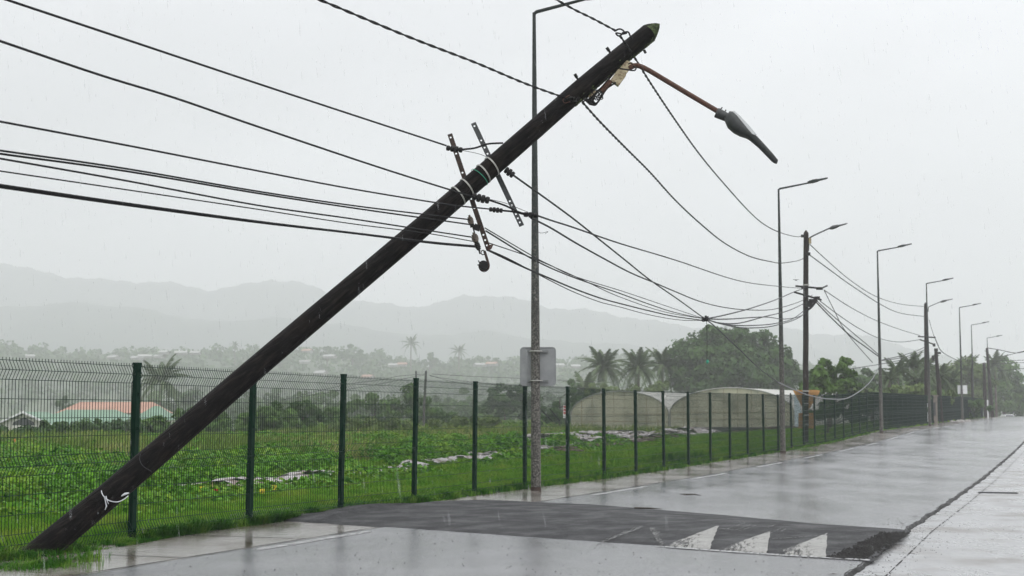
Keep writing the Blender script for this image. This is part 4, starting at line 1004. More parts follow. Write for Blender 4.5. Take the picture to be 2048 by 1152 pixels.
right([(1066, 428), (1100, 440), (1150, 456), (1240, 487), (1350, 520), (1480, 562), (1560, 573), (1610, 577)], 'highest of the four long sagging cables from the lamp post clamp to the crossarm')
right([(1062, 436), (1100, 455), (1150, 485), (1200, 513), (1260, 545), (1310, 566), (1350, 583), (1400, 603), (1450, 615), (1500, 620), (1550, 618), (1600, 603), (1625, 590)], 'sagging cable dipping lowest just above the big round tree')
right([(970, 456), (1065, 512), (1100, 530), (1150, 553), (1240, 581), (1300, 601), (1350, 618), K], 'thin upper strand from the rusty bar to the crossing knot', .007)
right([(972, 462), (1065, 518), (1140, 552), (1240, 587), (1300, 609), (1350, 625), K], 'thick upper strand from the rusty bar to the crossing knot', .01)
right([(978, 486), (1020, 500), (1060, 514), (1110, 535), (1170, 562), (1240, 594), (1330, 624), K], 'middle strand from the rusty bar end to the crossing knot', .007)
right([(975, 500), (1040, 531), (1100, 557), (1150, 578), (1200, 596), (1240, 607), (1300, 622), (1350, 633), (1408, 641)], 'thick lower strand from the rusty bar end to the crossing knot', .012)
right([(978, 500), (1020, 519), (1100, 561), (1150, 585), (1200, 604), (1240, 614), (1300, 630), (1360, 640), (1408, 641)], 'lowest thin strand from the rusty bar end to the crossing knot', .007)
for (pl, lb) in (([K, (1450, 630), (1500, 617), (1550, 600), (1590, 583), (1608, 577)], 'topmost strand fanning from the knot up to the crossarm'),
                 ([K, (1460, 638), (1530, 634), (1570, 638), (1605, 630), (1628, 604)], 'flat strand second in the fan from the knot'),
                 ([K, (1440, 646), (1480, 646), (1530, 633), (1580, 620), (1626, 598)], 'strand third in the fan from the knot, bowing shallowly'),
                 ([K, (1450, 649), (1500, 651), (1550, 647), (1590, 635), (1628, 603)], 'strand fourth in the fan from the knot, bowing deeply'),
                 ([K, (1460, 652), (1500, 656), (1550, 651), (1600, 634), (1630, 606)], 'lowest strand in the fan from the knot')):
    cable(plane_pts(pl, KN, p2xy), .016, lb, 'cable_pale')
KV = Vector(KN); q = random.Random(4); mb = MB()
for _ in range(5):
    mb.tube(spline([Vector((q.uniform(-.09, .09), q.uniform(-.05, .05), q.uniform(-.07, .07))) for _ in range(6)], 4), .01, 5)
o = mb.build('cable_knot', M['black']); o.location = KV; tag(o, 'tangled black knot where the sagging cables cross', 'cable knot')
o = cable([atY(x, y, KN[1]) for x, y in ((1413, 641), (1414, 672), (1414, 700), (1414, 720))], .005, 'thin cord hanging straight down from the crossing knot', group=None)
mb = MB(); c = Vector(atY(1415, 724, KN[1])) - Vector(o.location); mb.tube([c + Vector((0, 0, .05)), c, c - Vector((.01, 0, .04))], [.02, .035, .01], 8); mb.build('teal_tag', M['green_tape'], o)
p3xy = (p3[0], p3[1])
def p23(pl, label, A=p2xy, Bq=p3xy, r_=.02, m='cable_pale', **k): return cable(plane_pts(pl, A, Bq), r_, label, m, **k)
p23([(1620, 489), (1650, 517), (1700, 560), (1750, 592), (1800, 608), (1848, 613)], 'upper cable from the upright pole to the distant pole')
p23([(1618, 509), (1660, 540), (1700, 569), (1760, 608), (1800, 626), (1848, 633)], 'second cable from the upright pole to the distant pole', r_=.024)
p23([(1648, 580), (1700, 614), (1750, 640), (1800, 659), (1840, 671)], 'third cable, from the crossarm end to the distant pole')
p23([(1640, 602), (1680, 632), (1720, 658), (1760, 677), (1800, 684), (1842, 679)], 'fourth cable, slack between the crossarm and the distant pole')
l3xy = (l3[0], l3[1])
for pl, lb, r_ in (([(1632, 604), (1660, 633), (1700, 671), (1730, 693), (1760, 715)], 'thick cable dropping from the crossarm to the third lamp', .028),
               ([(1634, 602), (1664, 630), (1705, 665), (1735, 690), (1760, 712)], 'second cable dropping beside the thick one to the third lamp', .02),
               ([(1648, 580), (1668, 620), (1684, 652), (1705, 680), (1745, 725)], 'steep cable crossing the drop to the third lamp', .018)):
    cable(plane_pts(pl, p2xy, l3xy), r_, lb, 'cable_pale')
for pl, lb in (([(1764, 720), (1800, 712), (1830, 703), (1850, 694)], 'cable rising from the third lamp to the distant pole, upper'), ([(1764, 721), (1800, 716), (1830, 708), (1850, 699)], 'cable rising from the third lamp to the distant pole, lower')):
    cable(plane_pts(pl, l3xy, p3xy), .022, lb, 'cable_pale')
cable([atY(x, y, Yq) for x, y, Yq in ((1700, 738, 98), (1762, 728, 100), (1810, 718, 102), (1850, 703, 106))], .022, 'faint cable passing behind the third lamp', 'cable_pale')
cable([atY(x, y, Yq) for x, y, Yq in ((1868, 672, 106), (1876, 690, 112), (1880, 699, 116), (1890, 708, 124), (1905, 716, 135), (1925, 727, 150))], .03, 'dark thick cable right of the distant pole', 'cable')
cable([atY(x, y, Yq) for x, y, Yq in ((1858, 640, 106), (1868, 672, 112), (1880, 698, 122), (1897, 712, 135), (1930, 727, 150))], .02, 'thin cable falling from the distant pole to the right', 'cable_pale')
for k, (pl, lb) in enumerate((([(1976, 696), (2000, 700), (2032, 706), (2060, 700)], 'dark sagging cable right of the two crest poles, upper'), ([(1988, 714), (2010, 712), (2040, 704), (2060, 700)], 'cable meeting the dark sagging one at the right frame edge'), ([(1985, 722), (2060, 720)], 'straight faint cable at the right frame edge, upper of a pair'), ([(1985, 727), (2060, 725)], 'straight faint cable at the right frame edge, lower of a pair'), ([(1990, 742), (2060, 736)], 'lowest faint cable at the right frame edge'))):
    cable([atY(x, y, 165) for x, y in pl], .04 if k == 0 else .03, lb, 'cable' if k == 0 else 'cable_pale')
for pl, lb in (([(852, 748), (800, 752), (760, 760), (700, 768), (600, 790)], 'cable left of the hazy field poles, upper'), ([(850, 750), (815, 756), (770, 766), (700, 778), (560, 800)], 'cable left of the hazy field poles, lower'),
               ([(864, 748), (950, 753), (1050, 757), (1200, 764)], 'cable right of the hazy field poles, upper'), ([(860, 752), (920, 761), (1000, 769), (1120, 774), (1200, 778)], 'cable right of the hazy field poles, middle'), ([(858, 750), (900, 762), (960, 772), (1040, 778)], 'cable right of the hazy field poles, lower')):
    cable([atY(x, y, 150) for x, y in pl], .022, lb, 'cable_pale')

# ------------------------------------------------------------------ vegetation
def leaf_mesh(name, C0, size, nrm=None, aspect=.55, upb=.5):
    """diamond leaves, folded along the middle; C0 (n,3), size (n,)"""
    n = len(C0); d = rng.normal(size=(n, 3)); 
    if nrm is not None: nv = nrm + rng.normal(size=(n, 3)) * .6
    else: nv = rng.normal(size=(n, 3)); nv[:, 2] = np.abs(nv[:, 2]) + upb
    nv /= np.linalg.norm(nv, axis=1, keepdims=True) + 1e-9
    u = np.cross(nv, d); u /= np.linalg.norm(u, axis=1, keepdims=True) + 1e-9; v = np.cross(nv, u)
    s = size[:, None]
    P0 = C0 - u * s * .5; P2_ = C0 + u * s * .5; P1 = C0 + v * s * .5 * aspect + nv * s * .08; P3_ = C0 - v * s * .5 * aspect + nv * s * .08
    V = np.stack([P0, P1, P2_, P3_], 1).reshape(-1, 3); Fq = np.arange(4 * n).reshape(-1, 4)
    return fast_mesh(name, V, Fq)
def blades(C0, h, w, lean=.5, wind=(0, 0)):
    n = len(C0); a = rng.uniform(0, 2 * np.pi, n); ca, sa = np.cos(a), np.sin(a)
    side = np.stack([-sa, ca, 0 * a], 1); out_ = np.stack([ca, sa, 0 * a], 1) * (rng.uniform(.1, 1, n) * lean)[:, None] + np.array([wind[0], wind[1], 0])
    h = h[:, None]; w = w[:, None]; up = np.array([0, 0, 1.0])
    b0 = C0 - side * w / 2; b1 = C0 + side * w / 2
    m0 = C0 + out_ * h * .35 + up * h * .6 - side * w * .38; m1 = C0 + out_ * h * .35 + up * h * .6 + side * w * .38
    t0 = C0 + out_ * h * 1.0 + up * h * (1 - .25 * lean) - side * w * .06; t1 = C0 + out_ * h * 1.0 + up * h * (1 - .25 * lean) + side * w * .06
    V = np.stack([b0, b1, m0, m1, t0, t1], 1).reshape(-1, 3); i = np.arange(n)[:, None] * 6
    Fq = np.concatenate([i + [0, 1, 3, 2], i + [2, 3, 5, 4]], 0); return V, Fq
def vis_poly(x, y, m_=.02): return np.abs(x / np.maximum(y, .1)) < .36 + m_
def scatter(n, x0, x1, y0, y1): return rng.uniform(x0, x1, n), rng.uniform(y0, y1, n)
def patch(x, y, f, seed=0):         # cheap smooth noise 0..1
    r_ = np.random.default_rng(seed); v = 0
    for k in range(5):
        a, b, c_ = r_.normal(size=2) * f * (1.6 ** k), r_.uniform(0, 6.28), .7 ** k
        v = v + c_ * np.sin(x * a[0] + y * a[1] + b)
    return np.clip(.5 + v / 4.2, 0, 1)
# mown / rank grass behind the fence: density falls and blade size grows with distance
VV, FF = [], []; off = 0
ba = ground(400, 985)[:2]; bd = np.array((.256, .967)); bn = np.array((bd[1], -bd[0]))
def push(C0, h, w, lean, **k):
    global off
    V, Fq = blades(C0, h, w, lean, **k); VV.append(V); FF.append(Fq + off); off += len(V)
for (s0, s1, r0, r1, n, hh, ww) in ((-4.5, 9, -9, .0, 120000, .13, .009), (4, 22, -11, .0, 110000, .13, .011), (18, 48, -12, .0, 90000, .16, .018), (40, 95, -14, .1, 60000, .13, .035), (80, 150, -14, .1, 20000, .16, .06)):
    s = rng.uniform(s0, s1, n); r = r0 + (r1 - r0) * rng.uniform(0, 1, n) ** .75
    x = F0[0] + D[0] * s + NN[0] * r; y = F0[1] + D[1] * s + NN[1] * r; k_ = vis_poly(x, y) & (y > 8); uu = (x - ba[0]) * bd[0] + (y - ba[1]) * bd[1]; vv = (x - ba[0]) * bn[0] + (y - ba[1]) * bn[1]; k_ &= ~((uu > 34) & (vv < 2.2) & (patch(x, y, .7, 78) < .6))
    x, y, r, s = x[k_], y[k_], r[k_], s[k_]; pz = patch(x, y, .9, 3); h = hh * (.45 + 1.1 * pz) * rng.uniform(.6, 1.3, len(x))
    push(np.stack([x, y, H(x, y) - .02], 1), h, np.full(len(x), ww), .8)
o = tag(link('grass', fast_mesh('grass', np.concatenate(VV), np.concatenate(FF)), None, M['grass']), 'short bright green grass behind the fence', kind='stuff')
# ranker, darker grass along the fence foot and pole foot
VV, FF = [], []; off = 0
n = 42000; s = rng.uniform(-4.5, 60, n) ; s = np.where(rng.uniform(size=n) < .6, rng.uniform(-4.5, 9, n), s)
edge = .05 + .12 * patch(s, s * 0, 1.1, 5); edge = np.where(s < 1.0, edge + .3 * smooth(1.6, -1, s), edge); r = edge - rng.exponential(.22, n)
x = F0[0] + D[0] * s + NN[0] * r; y = F0[1] + D[1] * s + NN[1] * r
pz = patch(x, y, 2.2, 8); h = (.05 + .2 * pz ** 1.4) * rng.uniform(.5, 1.3, n) * np.where((s < 1) & (r > -.5), .55, .85)
push(np.stack([x, y, H(x, y) + .0], 1), h, np.full(n, .008) + .0003 * np.maximum(s, 0), 1.0)
n = 9000; s = rng.uniform(-4.5, 22, n); s = np.where(rng.uniform(size=n) < .55, rng.uniform(-4, 4, n), s)
pz = patch(s, s * .3, 1.7, 9); r = .02 + .13 * pz + .16 * smooth(2.5, -1.5, s) - rng.exponential(.1, n); x = F0[0] + D[0] * s + NN[0] * r; y = F0[1] + D[1] * s + NN[1] * r
k_ = (rng.uniform(size=n) < pz + .15) & (np.hypot(x + 5.0, y - 14.9) > .3) ; x, y, pz = x[k_], y[k_], pz[k_]
push(np.stack([x, y, np.maximum(H(x, y), 0)], 1), (.1 + .2 * pz) * rng.uniform(.5, 1.25, len(x)), rng.uniform(.008, .016, len(x)), 1.5)
for (px, py, n_, rad_, hh) in ((95, 1138, 700, .3, .1), (112, 1136, 90, .2, .2), (175, 1128, 60, .16, .22), (45, 1125, 300, .16, .14), (170, 1122, 200, .2, .1), (30, 1142, 500, .35, .1), (252, 1075, 160, .1, .3), (1345, 928, 700, .55, .42), (1385, 925, 500, .5, .4), (1213, 948, 60, .15, .3), (1612, 902, 200, .5, .18), (700, 1018, 200, .5, .14), (1310, 932, 300, .5, .3)):
    c = ground(px, py, 0.0)
    for _ in range(6): c = ground(px, py, float(max(0, H(c[0], c[1]))))
    q = rng.normal(size=(n_, 2)) * rad_ * .5; x = c[0] + q[:, 0]; y = c[1] + q[:, 1]
    push(np.stack([x, y, np.maximum(H(x, y), 0) + .0], 1), hh * rng.uniform(.5, 1.3, n_), np.full(n_, .009), 1.1)
tag(link('verge_grass', fast_mesh('verge_grass', np.concatenate(VV), np.concatenate(FF)), None, M['grass_road']), 'rank wet grass tufts along the fence foot', kind='stuff')

# vegetable beds with mulch film between
ba = ground(400, 985)[:2]; bd = np.array((.256, .967)); bn = np.array((bd[1], -bd[0]))   # bn points to the road side
def bedxy(u, v): return ba[0] + bd[0] * u + bn[0] * v, ba[1] + bd[1] * u + bn[1] * v
Lc, Ls = [], []
for row in range(-1, 16):
    v0 = -row * 2.3 - .9
    n = int(32000 / (1 + max(0, row) * .12)) if row >= 0 else 9000; u = rng.uniform(-8, 62, n); v = v0 + rng.normal(size=n) * .5
    x, y = bedxy(u, v); r_, s_ = to_rs(x, y); lo_ = patch(x, y, .5, 11 + row)
    k_ = vis_poly(x, y) & (y < 82) & (r_ < -1.6) & (lo_ > .3) & ~((u > 37) & (v > -4.6) & (patch(x, y, .8, 77) < .62))
    x, y, v, lo_ = x[k_], y[k_], v[k_], lo_[k_]; hill = (.2 + .5 * lo_) * (1 if row >= 0 else .55) * np.exp(-((v - v0) / .75) ** 2)
    z = H(x, y) + hill * rng.uniform(.35, 1, len(x)) + .03
    Lc.append(np.stack([x, y, z], 1)); Ls.append(rng.uniform(.05, .11, len(x)) * (1 + y / 110))
Lc = np.concatenate(Lc); Ls = np.concatenate(Ls); print('bed leaves', len(Lc))
tag(link('vegetable_leaves', leaf_mesh('vegetable_leaves', Lc, Ls, aspect=.8, upb=.9), None, M['leaf_bed']), 'low leafy vegetable plants growing in rows', kind='stuff')
def film(u0, u1, v0, v1, name, label, grid=.14, up=.17, keep=.45):
    nu = int((u1 - u0) / grid); nv = max(4, int((v1 - v0) / .15)); V = []; ids = {}
    Fj = []
    for a in range(nu + 1):
        for b in range(nv + 1):
            u = u0 + (u1 - u0) * a / nu; v = v0 + (v1 - v0) * b / nv + .25 * math.sin(u * .8 + v0) * (1 if 0 < b < nv else 1.3)
            x, y = bedxy(u, v); ids[a, b] = len(V); V.append((x, y, float(H(x, y)) + .03 + up * math.sin(math.pi * (.08 + .8 * (1 - b / nv))) ** .7 * (.75 + .25 * math.sin(u * 1.7)) + .07 * random.random()))
    for a in range(nu):
        for b in range(nv):
            cx_, cy_ = bedxy(u0 + (u1 - u0) * a / nu, v0 + b * (v1 - v0) / nv)
            if patch(np.array(cx_), np.array(cy_), 1.5, 21) > keep and random.random() < .86: Fj.append((ids[a, b], ids[a + 1, b], ids[a + 1, b + 1], ids[a, b + 1]))
    o = mk(name, V, Fj, M['mulch']); return tag(o, label, 'plastic sheet', 'torn mulch sheets on the vegetable beds')
film(-1, 22, -.1, .75, 'mulch_sheet', 'long torn silver mulch sheet nearest the fence, behind the yellow tags')
film(19, 46, -1.5, -.1, 'mulch_sheet', 'torn silver mulch sheet seen behind the nearest lamp post')
film(30, 44, .4, 1.6, 'mulch_sheet', 'small crumpled mulch sheet right of the nearest lamp post')
film(36, 62, -4.8, -.3, 'mulch_sheet', 'broad crumpled silver sheet in front of the left polytunnel', up=.5, keep=.43)
film(52, 70, .0, 2.2, 'mulch_sheet', 'far crumpled silver sheet in front of the tunnel valley', up=.5)
film(8, 20, -6.0, -5.1, 'mulch_sheet', 'thin torn mulch strip farther back among the leafy rows')
# bare soil streaks
for o_ in [x for x in bpy.data.objects if x.name.startswith('mulch_sheet')]:
    o_['kind'] = 'stuff'
    for k in ('category', 'group'): del o_[k]
o = film(24, 50, .7, 1.9, 'soil_patch', 'x'); o.data.materials.clear(); o.data.materials.append(M['soil']); tag(o, 'bare reddish soil strip beside the beds', kind='structure'); 
for k in ('category', 'group'):
    if k in o: del o[k]
o = film(60, 90, 3.5, 7.0, 'soil_patch', 'x'); o.data.materials.clear(); o.data.materials.append(M['soil']); tag(o, 'bare reddish soil beyond the fence in front of the right polytunnel', kind='structure')
for k in ('category', 'group'):
    if k in o: del o[k]

# tall weeds filling the middle distance
Lc, Ls = [], []
for (y0, y1, n, hmax, sz) in ((44, 75, 60000, .55, .14), (70, 125, 80000, .55, .22), (115, 230, 60000, 1.0, .42)):
    y = rng.uniform(y0, y1, n); x = rng.uniform(-.4, .33, n) * y; r_, s_ = to_rs(x, y); u = (x - ba[0]) * bd[0] + (y - ba[1]) * bd[1]; v = (x - ba[0]) * bn[0] + (y - ba[1]) * bn[1]
    pz = patch(x, y, .16, 31); p2_ = patch(x, y, .6, 33)
    k_ = (r_ < -9) & ~((u > -8) & (u < 60) & (v < 3) & (v > -30) & (y < 68)) & ~((v > -4) & (v < 8) & (u < 100)) & (p2_ > .22)
    k_ &= ~((x > 2.) & (y > 100) & (y < 160))
    k_ &= (rng.uniform(size=n) < .35 + pz)
    x, y, pz, p2_ = x[k_], y[k_], pz[k_], p2_[k_]; z = H(x, y) + hmax * (.25 + .8 * pz * p2_ + .2 * p2_) * rng.uniform(0, 1, len(x)) ** .6
    Lc.append(np.stack([x, y, z], 1)); Ls.append(rng.uniform(.7, 1.4, len(x)) * sz)
Lc = np.concatenate(Lc); Ls = np.concatenate(Ls); print('weeds', len(Lc))
tag(link('tall_weeds', leaf_mesh('tall_weeds', Lc, Ls, aspect=.45, upb=.0), None, M['weed']), 'tall pale green weeds covering the field behind the beds', kind='stuff')

VV, FF = [], []; off = 0
n = 130000; y = rng.uniform(42, 115, n); x = rng.uniform(-.4, .25, n) * y; r_, s_ = to_rs(x, y); u = (x - ba[0]) * bd[0] + (y - ba[1]) * bd[1]; v = (x - ba[0]) * bn[0] + (y - ba[1]) * bn[1]
pz = patch(x, y, .25, 51); k_ = (v < -3) & (rng.uniform(size=n) < .25 + pz * .8) & ((y > 58) | (pz > .5)); x, y, pz = x[k_], y[k_], pz[k_]
push(np.stack([x, y, H(x, y)], 1), (.3 + .7 * pz) * rng.uniform(.5, 1.1, len(x)), .012 + y * .0006, .6, wind=(.15, 0))
tag(link('meadow_grass', fast_mesh('meadow_grass', np.concatenate(VV), np.concatenate(FF)), None, M['meadow']), 'tall pale grass standing among the weeds in the field', kind='stuff')
# trees -------------------------------------------------------------
def crown_points(lobes, seed=0):
    P_, Nn = [], []; r_ = np.random.default_rng(seed)
    for (cx, cy, cz, rx, ry, rz, n) in lobes:
        # sub-clumps spread over the lobe, each a puff of leaves
        rx, ry, rz, n = rx * 1.15, ry * 1.15, rz * 1.15, int(n * 1.5); nc = max(8, n // 90); d = r_.normal(size=(nc, 3)); d /= np.linalg.norm(d, axis=1, keepdims=True); rad_ = (r_.uniform(.1, 1.0, nc) ** .6)[:, None]
        cc = d * rad_ * (rx, ry, rz) + (cx, cy, cz); k = r_.integers(0, nc, n); cs = r_.uniform(.2, .36, nc) * (rx + rz) / 2
        q = r_.normal(size=(n, 3)); q /= np.linalg.norm(q, axis=1, keepdims=True); q *= (r_.uniform(.3, 1, n) ** .5)[:, None]; q[:, 2] *= .75
        pp = cc[k] + q * cs[k][:, None]; P_.append(pp); nn = q + d[k] * .5; nn[:, 2] += .5; Nn.append(nn)
    return np.concatenate(P_), np.concatenate(Nn)
TREE_N = 0
def tree(name, base, lobes, size, m, label, cat, group=None, trunk=.25, limbs=4, seed=0, th=None, aspect=.6):
    """base world xyz; lobes relative to the base"""
    e = empty(name, base, label, cat, group)
    P_, nn = crown_points(lobes, seed); me = leaf_mesh('crown', P_, np.random.default_rng(seed).uniform(.7, 1.35, len(P_)) * size, nn, aspect=aspect); o = link('crown', me, e, M[m])
    r_ = random.Random(seed); mb = MB(); H0 = th or max(l[2] for l in lobes)
    mb.tube([(0, 0, -.2), (r_.uniform(-.1, .1) * H0 * .3, 0, H0 * .35), (r_.uniform(-.1, .1) * H0 * .3, 0, H0 * .75)], [trunk, trunk * .75, trunk * .4], 8)
    for q in range(limbs):
        l = lobes[q % len(lobes)]; a = Vector((0, 0, H0 * r_.uniform(.25, .5))); b = Vector(l[:3]) + Vector((r_.uniform(-.4, .4) * l[3], r_.uniform(-.4, .4) * l[4], r_.uniform(-.2, .3) * l[5]))
        mb.tube([a, a.lerp(b, .5) + Vector((0, 0, -.1 * l[5])), b], [trunk * .45, trunk * .3, trunk * .12], 6)
    mb.build('trunk', M['bark'], e); return e
def px_tree(name, cx, Y, base_z, lobes_px, size, m, label, cat='tree', group=None, dens=1.0, seed=0, trunk=.25, depth=.8, **k):
    """lobes_px: (px, py, rx_px, ry_px, n) measured in the photo, placed at distance Y"""
    b = atY(cx, 830, Y); base_ = (b[0], Y, base_z); L_ = []; rr__ = random.Random(seed)
    for (x, y, rx, ry, n) in lobes_px:
        c = atY(x, y, Y); kx = Y / FPX; L_.append((c[0] - base_[0], rr__.uniform(-.25, .25) * rx * kx, c[2] - base_z, rx * kx, rx * kx * depth, ry * kx, int(n * dens)))
    return tree(name, base_, L_, size, m, label, cat, group, seed=seed, trunk=trunk, **k)
px_tree('mango_tree', 1470, 172, -.1, [(1372, 752, 34, 40, 1600), (1398, 720, 52, 50, 2600), (1440, 692, 54, 38, 2400), (1490, 690, 42, 34, 1900), (1535, 722, 50, 42, 2400), (1470, 745, 75, 50, 3600), (1390, 765, 46, 45, 1700), (1555, 760, 42, 42, 1800), (1430, 770, 60, 45, 2000), (1520, 770, 60, 45, 2000), (1571, 738, 20, 28, 500), (1450, 725, 60, 40, 2200), (1500, 725, 60, 44, 2200)], .5, 'tree_dark', 'large round dense dark green tree rising behind the polytunnels', seed=3, trunk=.6, limbs=8, dens=1.35)
px_tree('fruit_tree', 1660, 88, .3, [(1645, 745, 26, 22, 420), (1680, 738, 30, 20, 500), (1665, 765, 42, 22, 700), (1690, 770, 28, 26, 500), (1625, 765, 22, 26, 400), (1650, 728, 12, 12, 120), (1690, 724, 12, 10, 120), (1660, 790, 50, 18, 600), (1705, 790, 24, 22, 300)], .38, 'tree_mid', 'bright leafy fruit tree right of the upright wooden pole', seed=5, trunk=.15, limbs=9, aspect=.5)
px_tree('dense_tree', 2010, 235, -.4, [(2000, 775, 34, 60, 2400), (2028, 790, 34, 50, 2200), (1985, 800, 30, 40, 1500), (2055, 805, 30, 40, 1500), (2005, 740, 22, 26, 900)], .55, 'tree_mid', 'tall dense hazy tree closing the road at the right edge', seed=8, trunk=.4, limbs=6)
px_tree('dense_tree', 1925, 200, -.2, [(1915, 765, 30, 42, 1800), (1945, 770, 30, 45, 1800), (1965, 760, 22, 40, 1200), (1890, 775, 26, 40, 1400), (1930, 740, 26, 14, 700)], .5, 'tree_yel', 'feathery hazy yellowish tree behind the small white sign', seed=9, trunk=.35, limbs=6)
px_tree('dense_tree', 1745, 165, 0, [(1735, 765, 30, 28, 1300), (1765, 770, 24, 25, 1000), (1715, 780, 24, 22, 900)], .45, 'tree_dark', 'low hazy grey green tree between the fruit tree and the third lamp', seed=10)
px_tree('dense_tree', 1605, 178, 0, [(1590, 765, 30, 34, 1300), (1615, 775, 28, 30, 1100), (1600, 745, 18, 18, 500), (1640, 790, 26, 22, 700)], .45, 'tree_dark', 'dark hazy tree filling the gap right of the big round tree', seed=15)
px_tree('bushy_tree', 1830, 142, 0, [(1790, 775, 34, 26, 1200), (1830, 768, 36, 30, 1400), (1870, 772, 34, 28, 1200), (1900, 785, 24, 24, 700)], .42, 'tree_mid', 'rounded green tree mass behind the areca palms', seed=16)
px_tree('shrub', 1270, 150, 0, [(1225, 785, 30, 16, 800), (1275, 786, 34, 16, 900), (1325, 782, 30, 20, 800), (1190, 790, 24, 18, 500)], .3, 'tree_yel', 'bright green undergrowth below the coconut palms', 'shrub', seed=17, trunk=.06)
px_tree('shrub', 1800, 118, .2, [(1780, 792, 40, 26, 1300), (1830, 792, 40, 26, 1300), (1730, 798, 40, 24, 1100), (1870, 797, 30, 28, 900)], .34, 'tree_yel', 'yellow green shrubs directly behind the far fence panels', 'shrub', seed=11, trunk=.08)
px_tree('shrub', 1655, 74, .3, [(1650, 822, 30, 18, 800), (1690, 825, 24, 18, 700), (1720, 822, 24, 20, 700)], .22, 'tree_dark', 'dark shrubs close behind the fence right of the orange signs', 'shrub', seed=12, trunk=.06)
px_tree('shrub', 1790, 100, .5, [(1770, 815, 30, 22, 900), (1810, 818, 30, 22, 900), (1840, 815, 24, 24, 700)], .26, 'tree_dark', 'dark shrubs close behind the fence right of the third lamp', 'shrub', seed=13, trunk=.06)
px_tree('shrub', 1900, 135, .9, [(1890, 815, 24, 18, 600), (1930, 815, 30, 18, 700), (1960, 812, 20, 20, 500)], .3, 'tree_dark', 'dark shrubs behind the fence end near the small white sign', 'shrub', seed=14, trunk=.06)
# middle distance trees and shrubs
mids = [(605, 96, [(608, 815, 28, 22, 1300), (590, 835, 45, 22, 1600), (625, 838, 20, 26, 700)], .26, 'tree_dark', 'dark bushy tree left of centre behind the fence, beside the fourth post', 'tree'),
        (545, 92, [(550, 838, 36, 28, 1900), (512, 850, 34, 22, 1300), (575, 852, 34, 20, 1200)], .24, 'tree_mid', 'rounded green bush left of the dark bushy tree', 'shrub'),
        (665, 110, [(665, 833, 30, 26, 1300)], .28, 'tree_mid', 'hazy green bush right of the dark bushy tree', 'shrub'),
        (750, 150, [(750, 815, 45, 28, 1300), (800, 825, 40, 24, 1000), (870, 830, 45, 20, 900), (830, 795, 34, 20, 800)], .4, 'tree_mid', 'wide hazy tree clump around the grey field poles', 'tree'),
        (1010, 210, [(1010, 805, 34, 30, 1500), (1050, 810, 34, 28, 1300), (985, 820, 30, 22, 900), (1040, 785, 26, 14, 600)], .5, 'tree_dark', 'hazy dark tree directly left of the nearest lamp post', 'tree'),
        (30, 70, [(40, 870, 50, 20, 1500), (95, 864, 42, 22, 1400), (-10, 872, 44, 20, 1200)], .2, 'tree_dark', 'dark shrub in front of the white gable at the left edge', 'shrub'),
        (200, 78, [(190, 858, 52, 20, 1600), (245, 856, 42, 20, 1300), (140, 866, 44, 18, 1200)], .2, 'tree_dark', 'dark shrub in front of the green roofed house', 'shrub'),
        (330, 84, [(310, 856, 48, 22, 1500), (375, 850, 46, 26, 1500)], .22, 'tree_mid', 'green shrub between the green roof and the leaning pole', 'shrub'),
        (440, 88, [(420, 852, 44, 24, 1300), (475, 848, 44, 26, 1400)], .22, 'tree_mid', 'green shrub right of the leaning pole', 'shrub'),
        (720, 92, [(715, 856, 54, 18, 1400), (785, 858, 44, 16, 1200)], .22, 'tree_yel', 'low yellowish shrub behind the fourth and fifth posts', 'shrub'),
        (900, 110, [(900, 850, 44, 15, 1100), (960, 848, 44, 15, 1100)], .26, 'tree_yel', 'low yellowish shrub left of the nearest lamp post', 'shrub'),
        (1120, 150, [(1120, 825, 30, 22, 800), (1095, 835, 24, 16, 500), (1150, 790, 24, 28, 800), (1175, 775, 22, 26, 600)], .38, 'tree_dark', 'hazy dark bushes left of the left polytunnel', 'shrub'),
        (125, 260, [(125, 808, 16, 12, 500), (140, 815, 20, 10, 400)], .5, 'tree_dark', 'small dark tree behind the orange roof', 'tree')]
for k, (cx, Y, L_, sz, m_, lb, ct) in enumerate(mids):
    b = atY(cx, 830, Y); zb = float(H(b[0], Y)); px_tree('bushy_tree' if ct == 'tree' else 'shrub', cx, Y, zb, L_, sz, m_, lb, ct, seed=40 + k, trunk=.12)
# row of far hazy trees on the plain, individuals
fr = random.Random(12); FAR = []
names_ = []
for k in range(40):
    px = 330 + (k % 22) * 37 + fr.uniform(-16, 16) + (k // 22) * 17; Y = fr.uniform(230, 400)
    if 1130 < px: continue
    FAR.append((px, Y, fr.uniform(18, 34), fr.uniform(778, 812)))
protos = []
for k in range(4):
    P_, nn = crown_points([(0, 0, 5, 4.2, 4, 3, 500), (2.4, 0, 4, 3, 3, 2.4, 300), (-2.6, 0, 3.8, 3, 3, 2.3, 300)], 60 + k)
    me = leaf_mesh('crown', P_, rng.uniform(.6, 1.2, len(P_)) * .8, nn); me.materials.append(M['tree_dark' if k % 2 else 'tree_mid'])
    mb = MB(); mb.tube([(0, 0, -.5), (.1, 0, 2), (0, 0, 4.5)], [.3, .25, .12], 6); tm = bpy.data.meshes.new('trunk'); tm.from_pydata(mb.V, [], mb.F); tm.materials.append(M['bark']); protos.append((me, tm))
for k, (px, Y, w_, ty) in enumerate(FAR):
    z = -3.0; top_ = atY(px, ty, Y)[2]; s_ = (top_ - z) / 8.0; b = atY(px, 830, Y)
    e = empty('hazy_tree', (b[0], Y, z), 'round hazy tree in the far tree row on the plain', 'tree', 'hazy trees in the far tree row on the plain', rz=fr.uniform(0, 6))
    e.scale = (s_ * 1.15, s_ * 1.15, s_); c_, t_ = protos[k % 4]; link('crown', c_, e); link('trunk', t_, e)

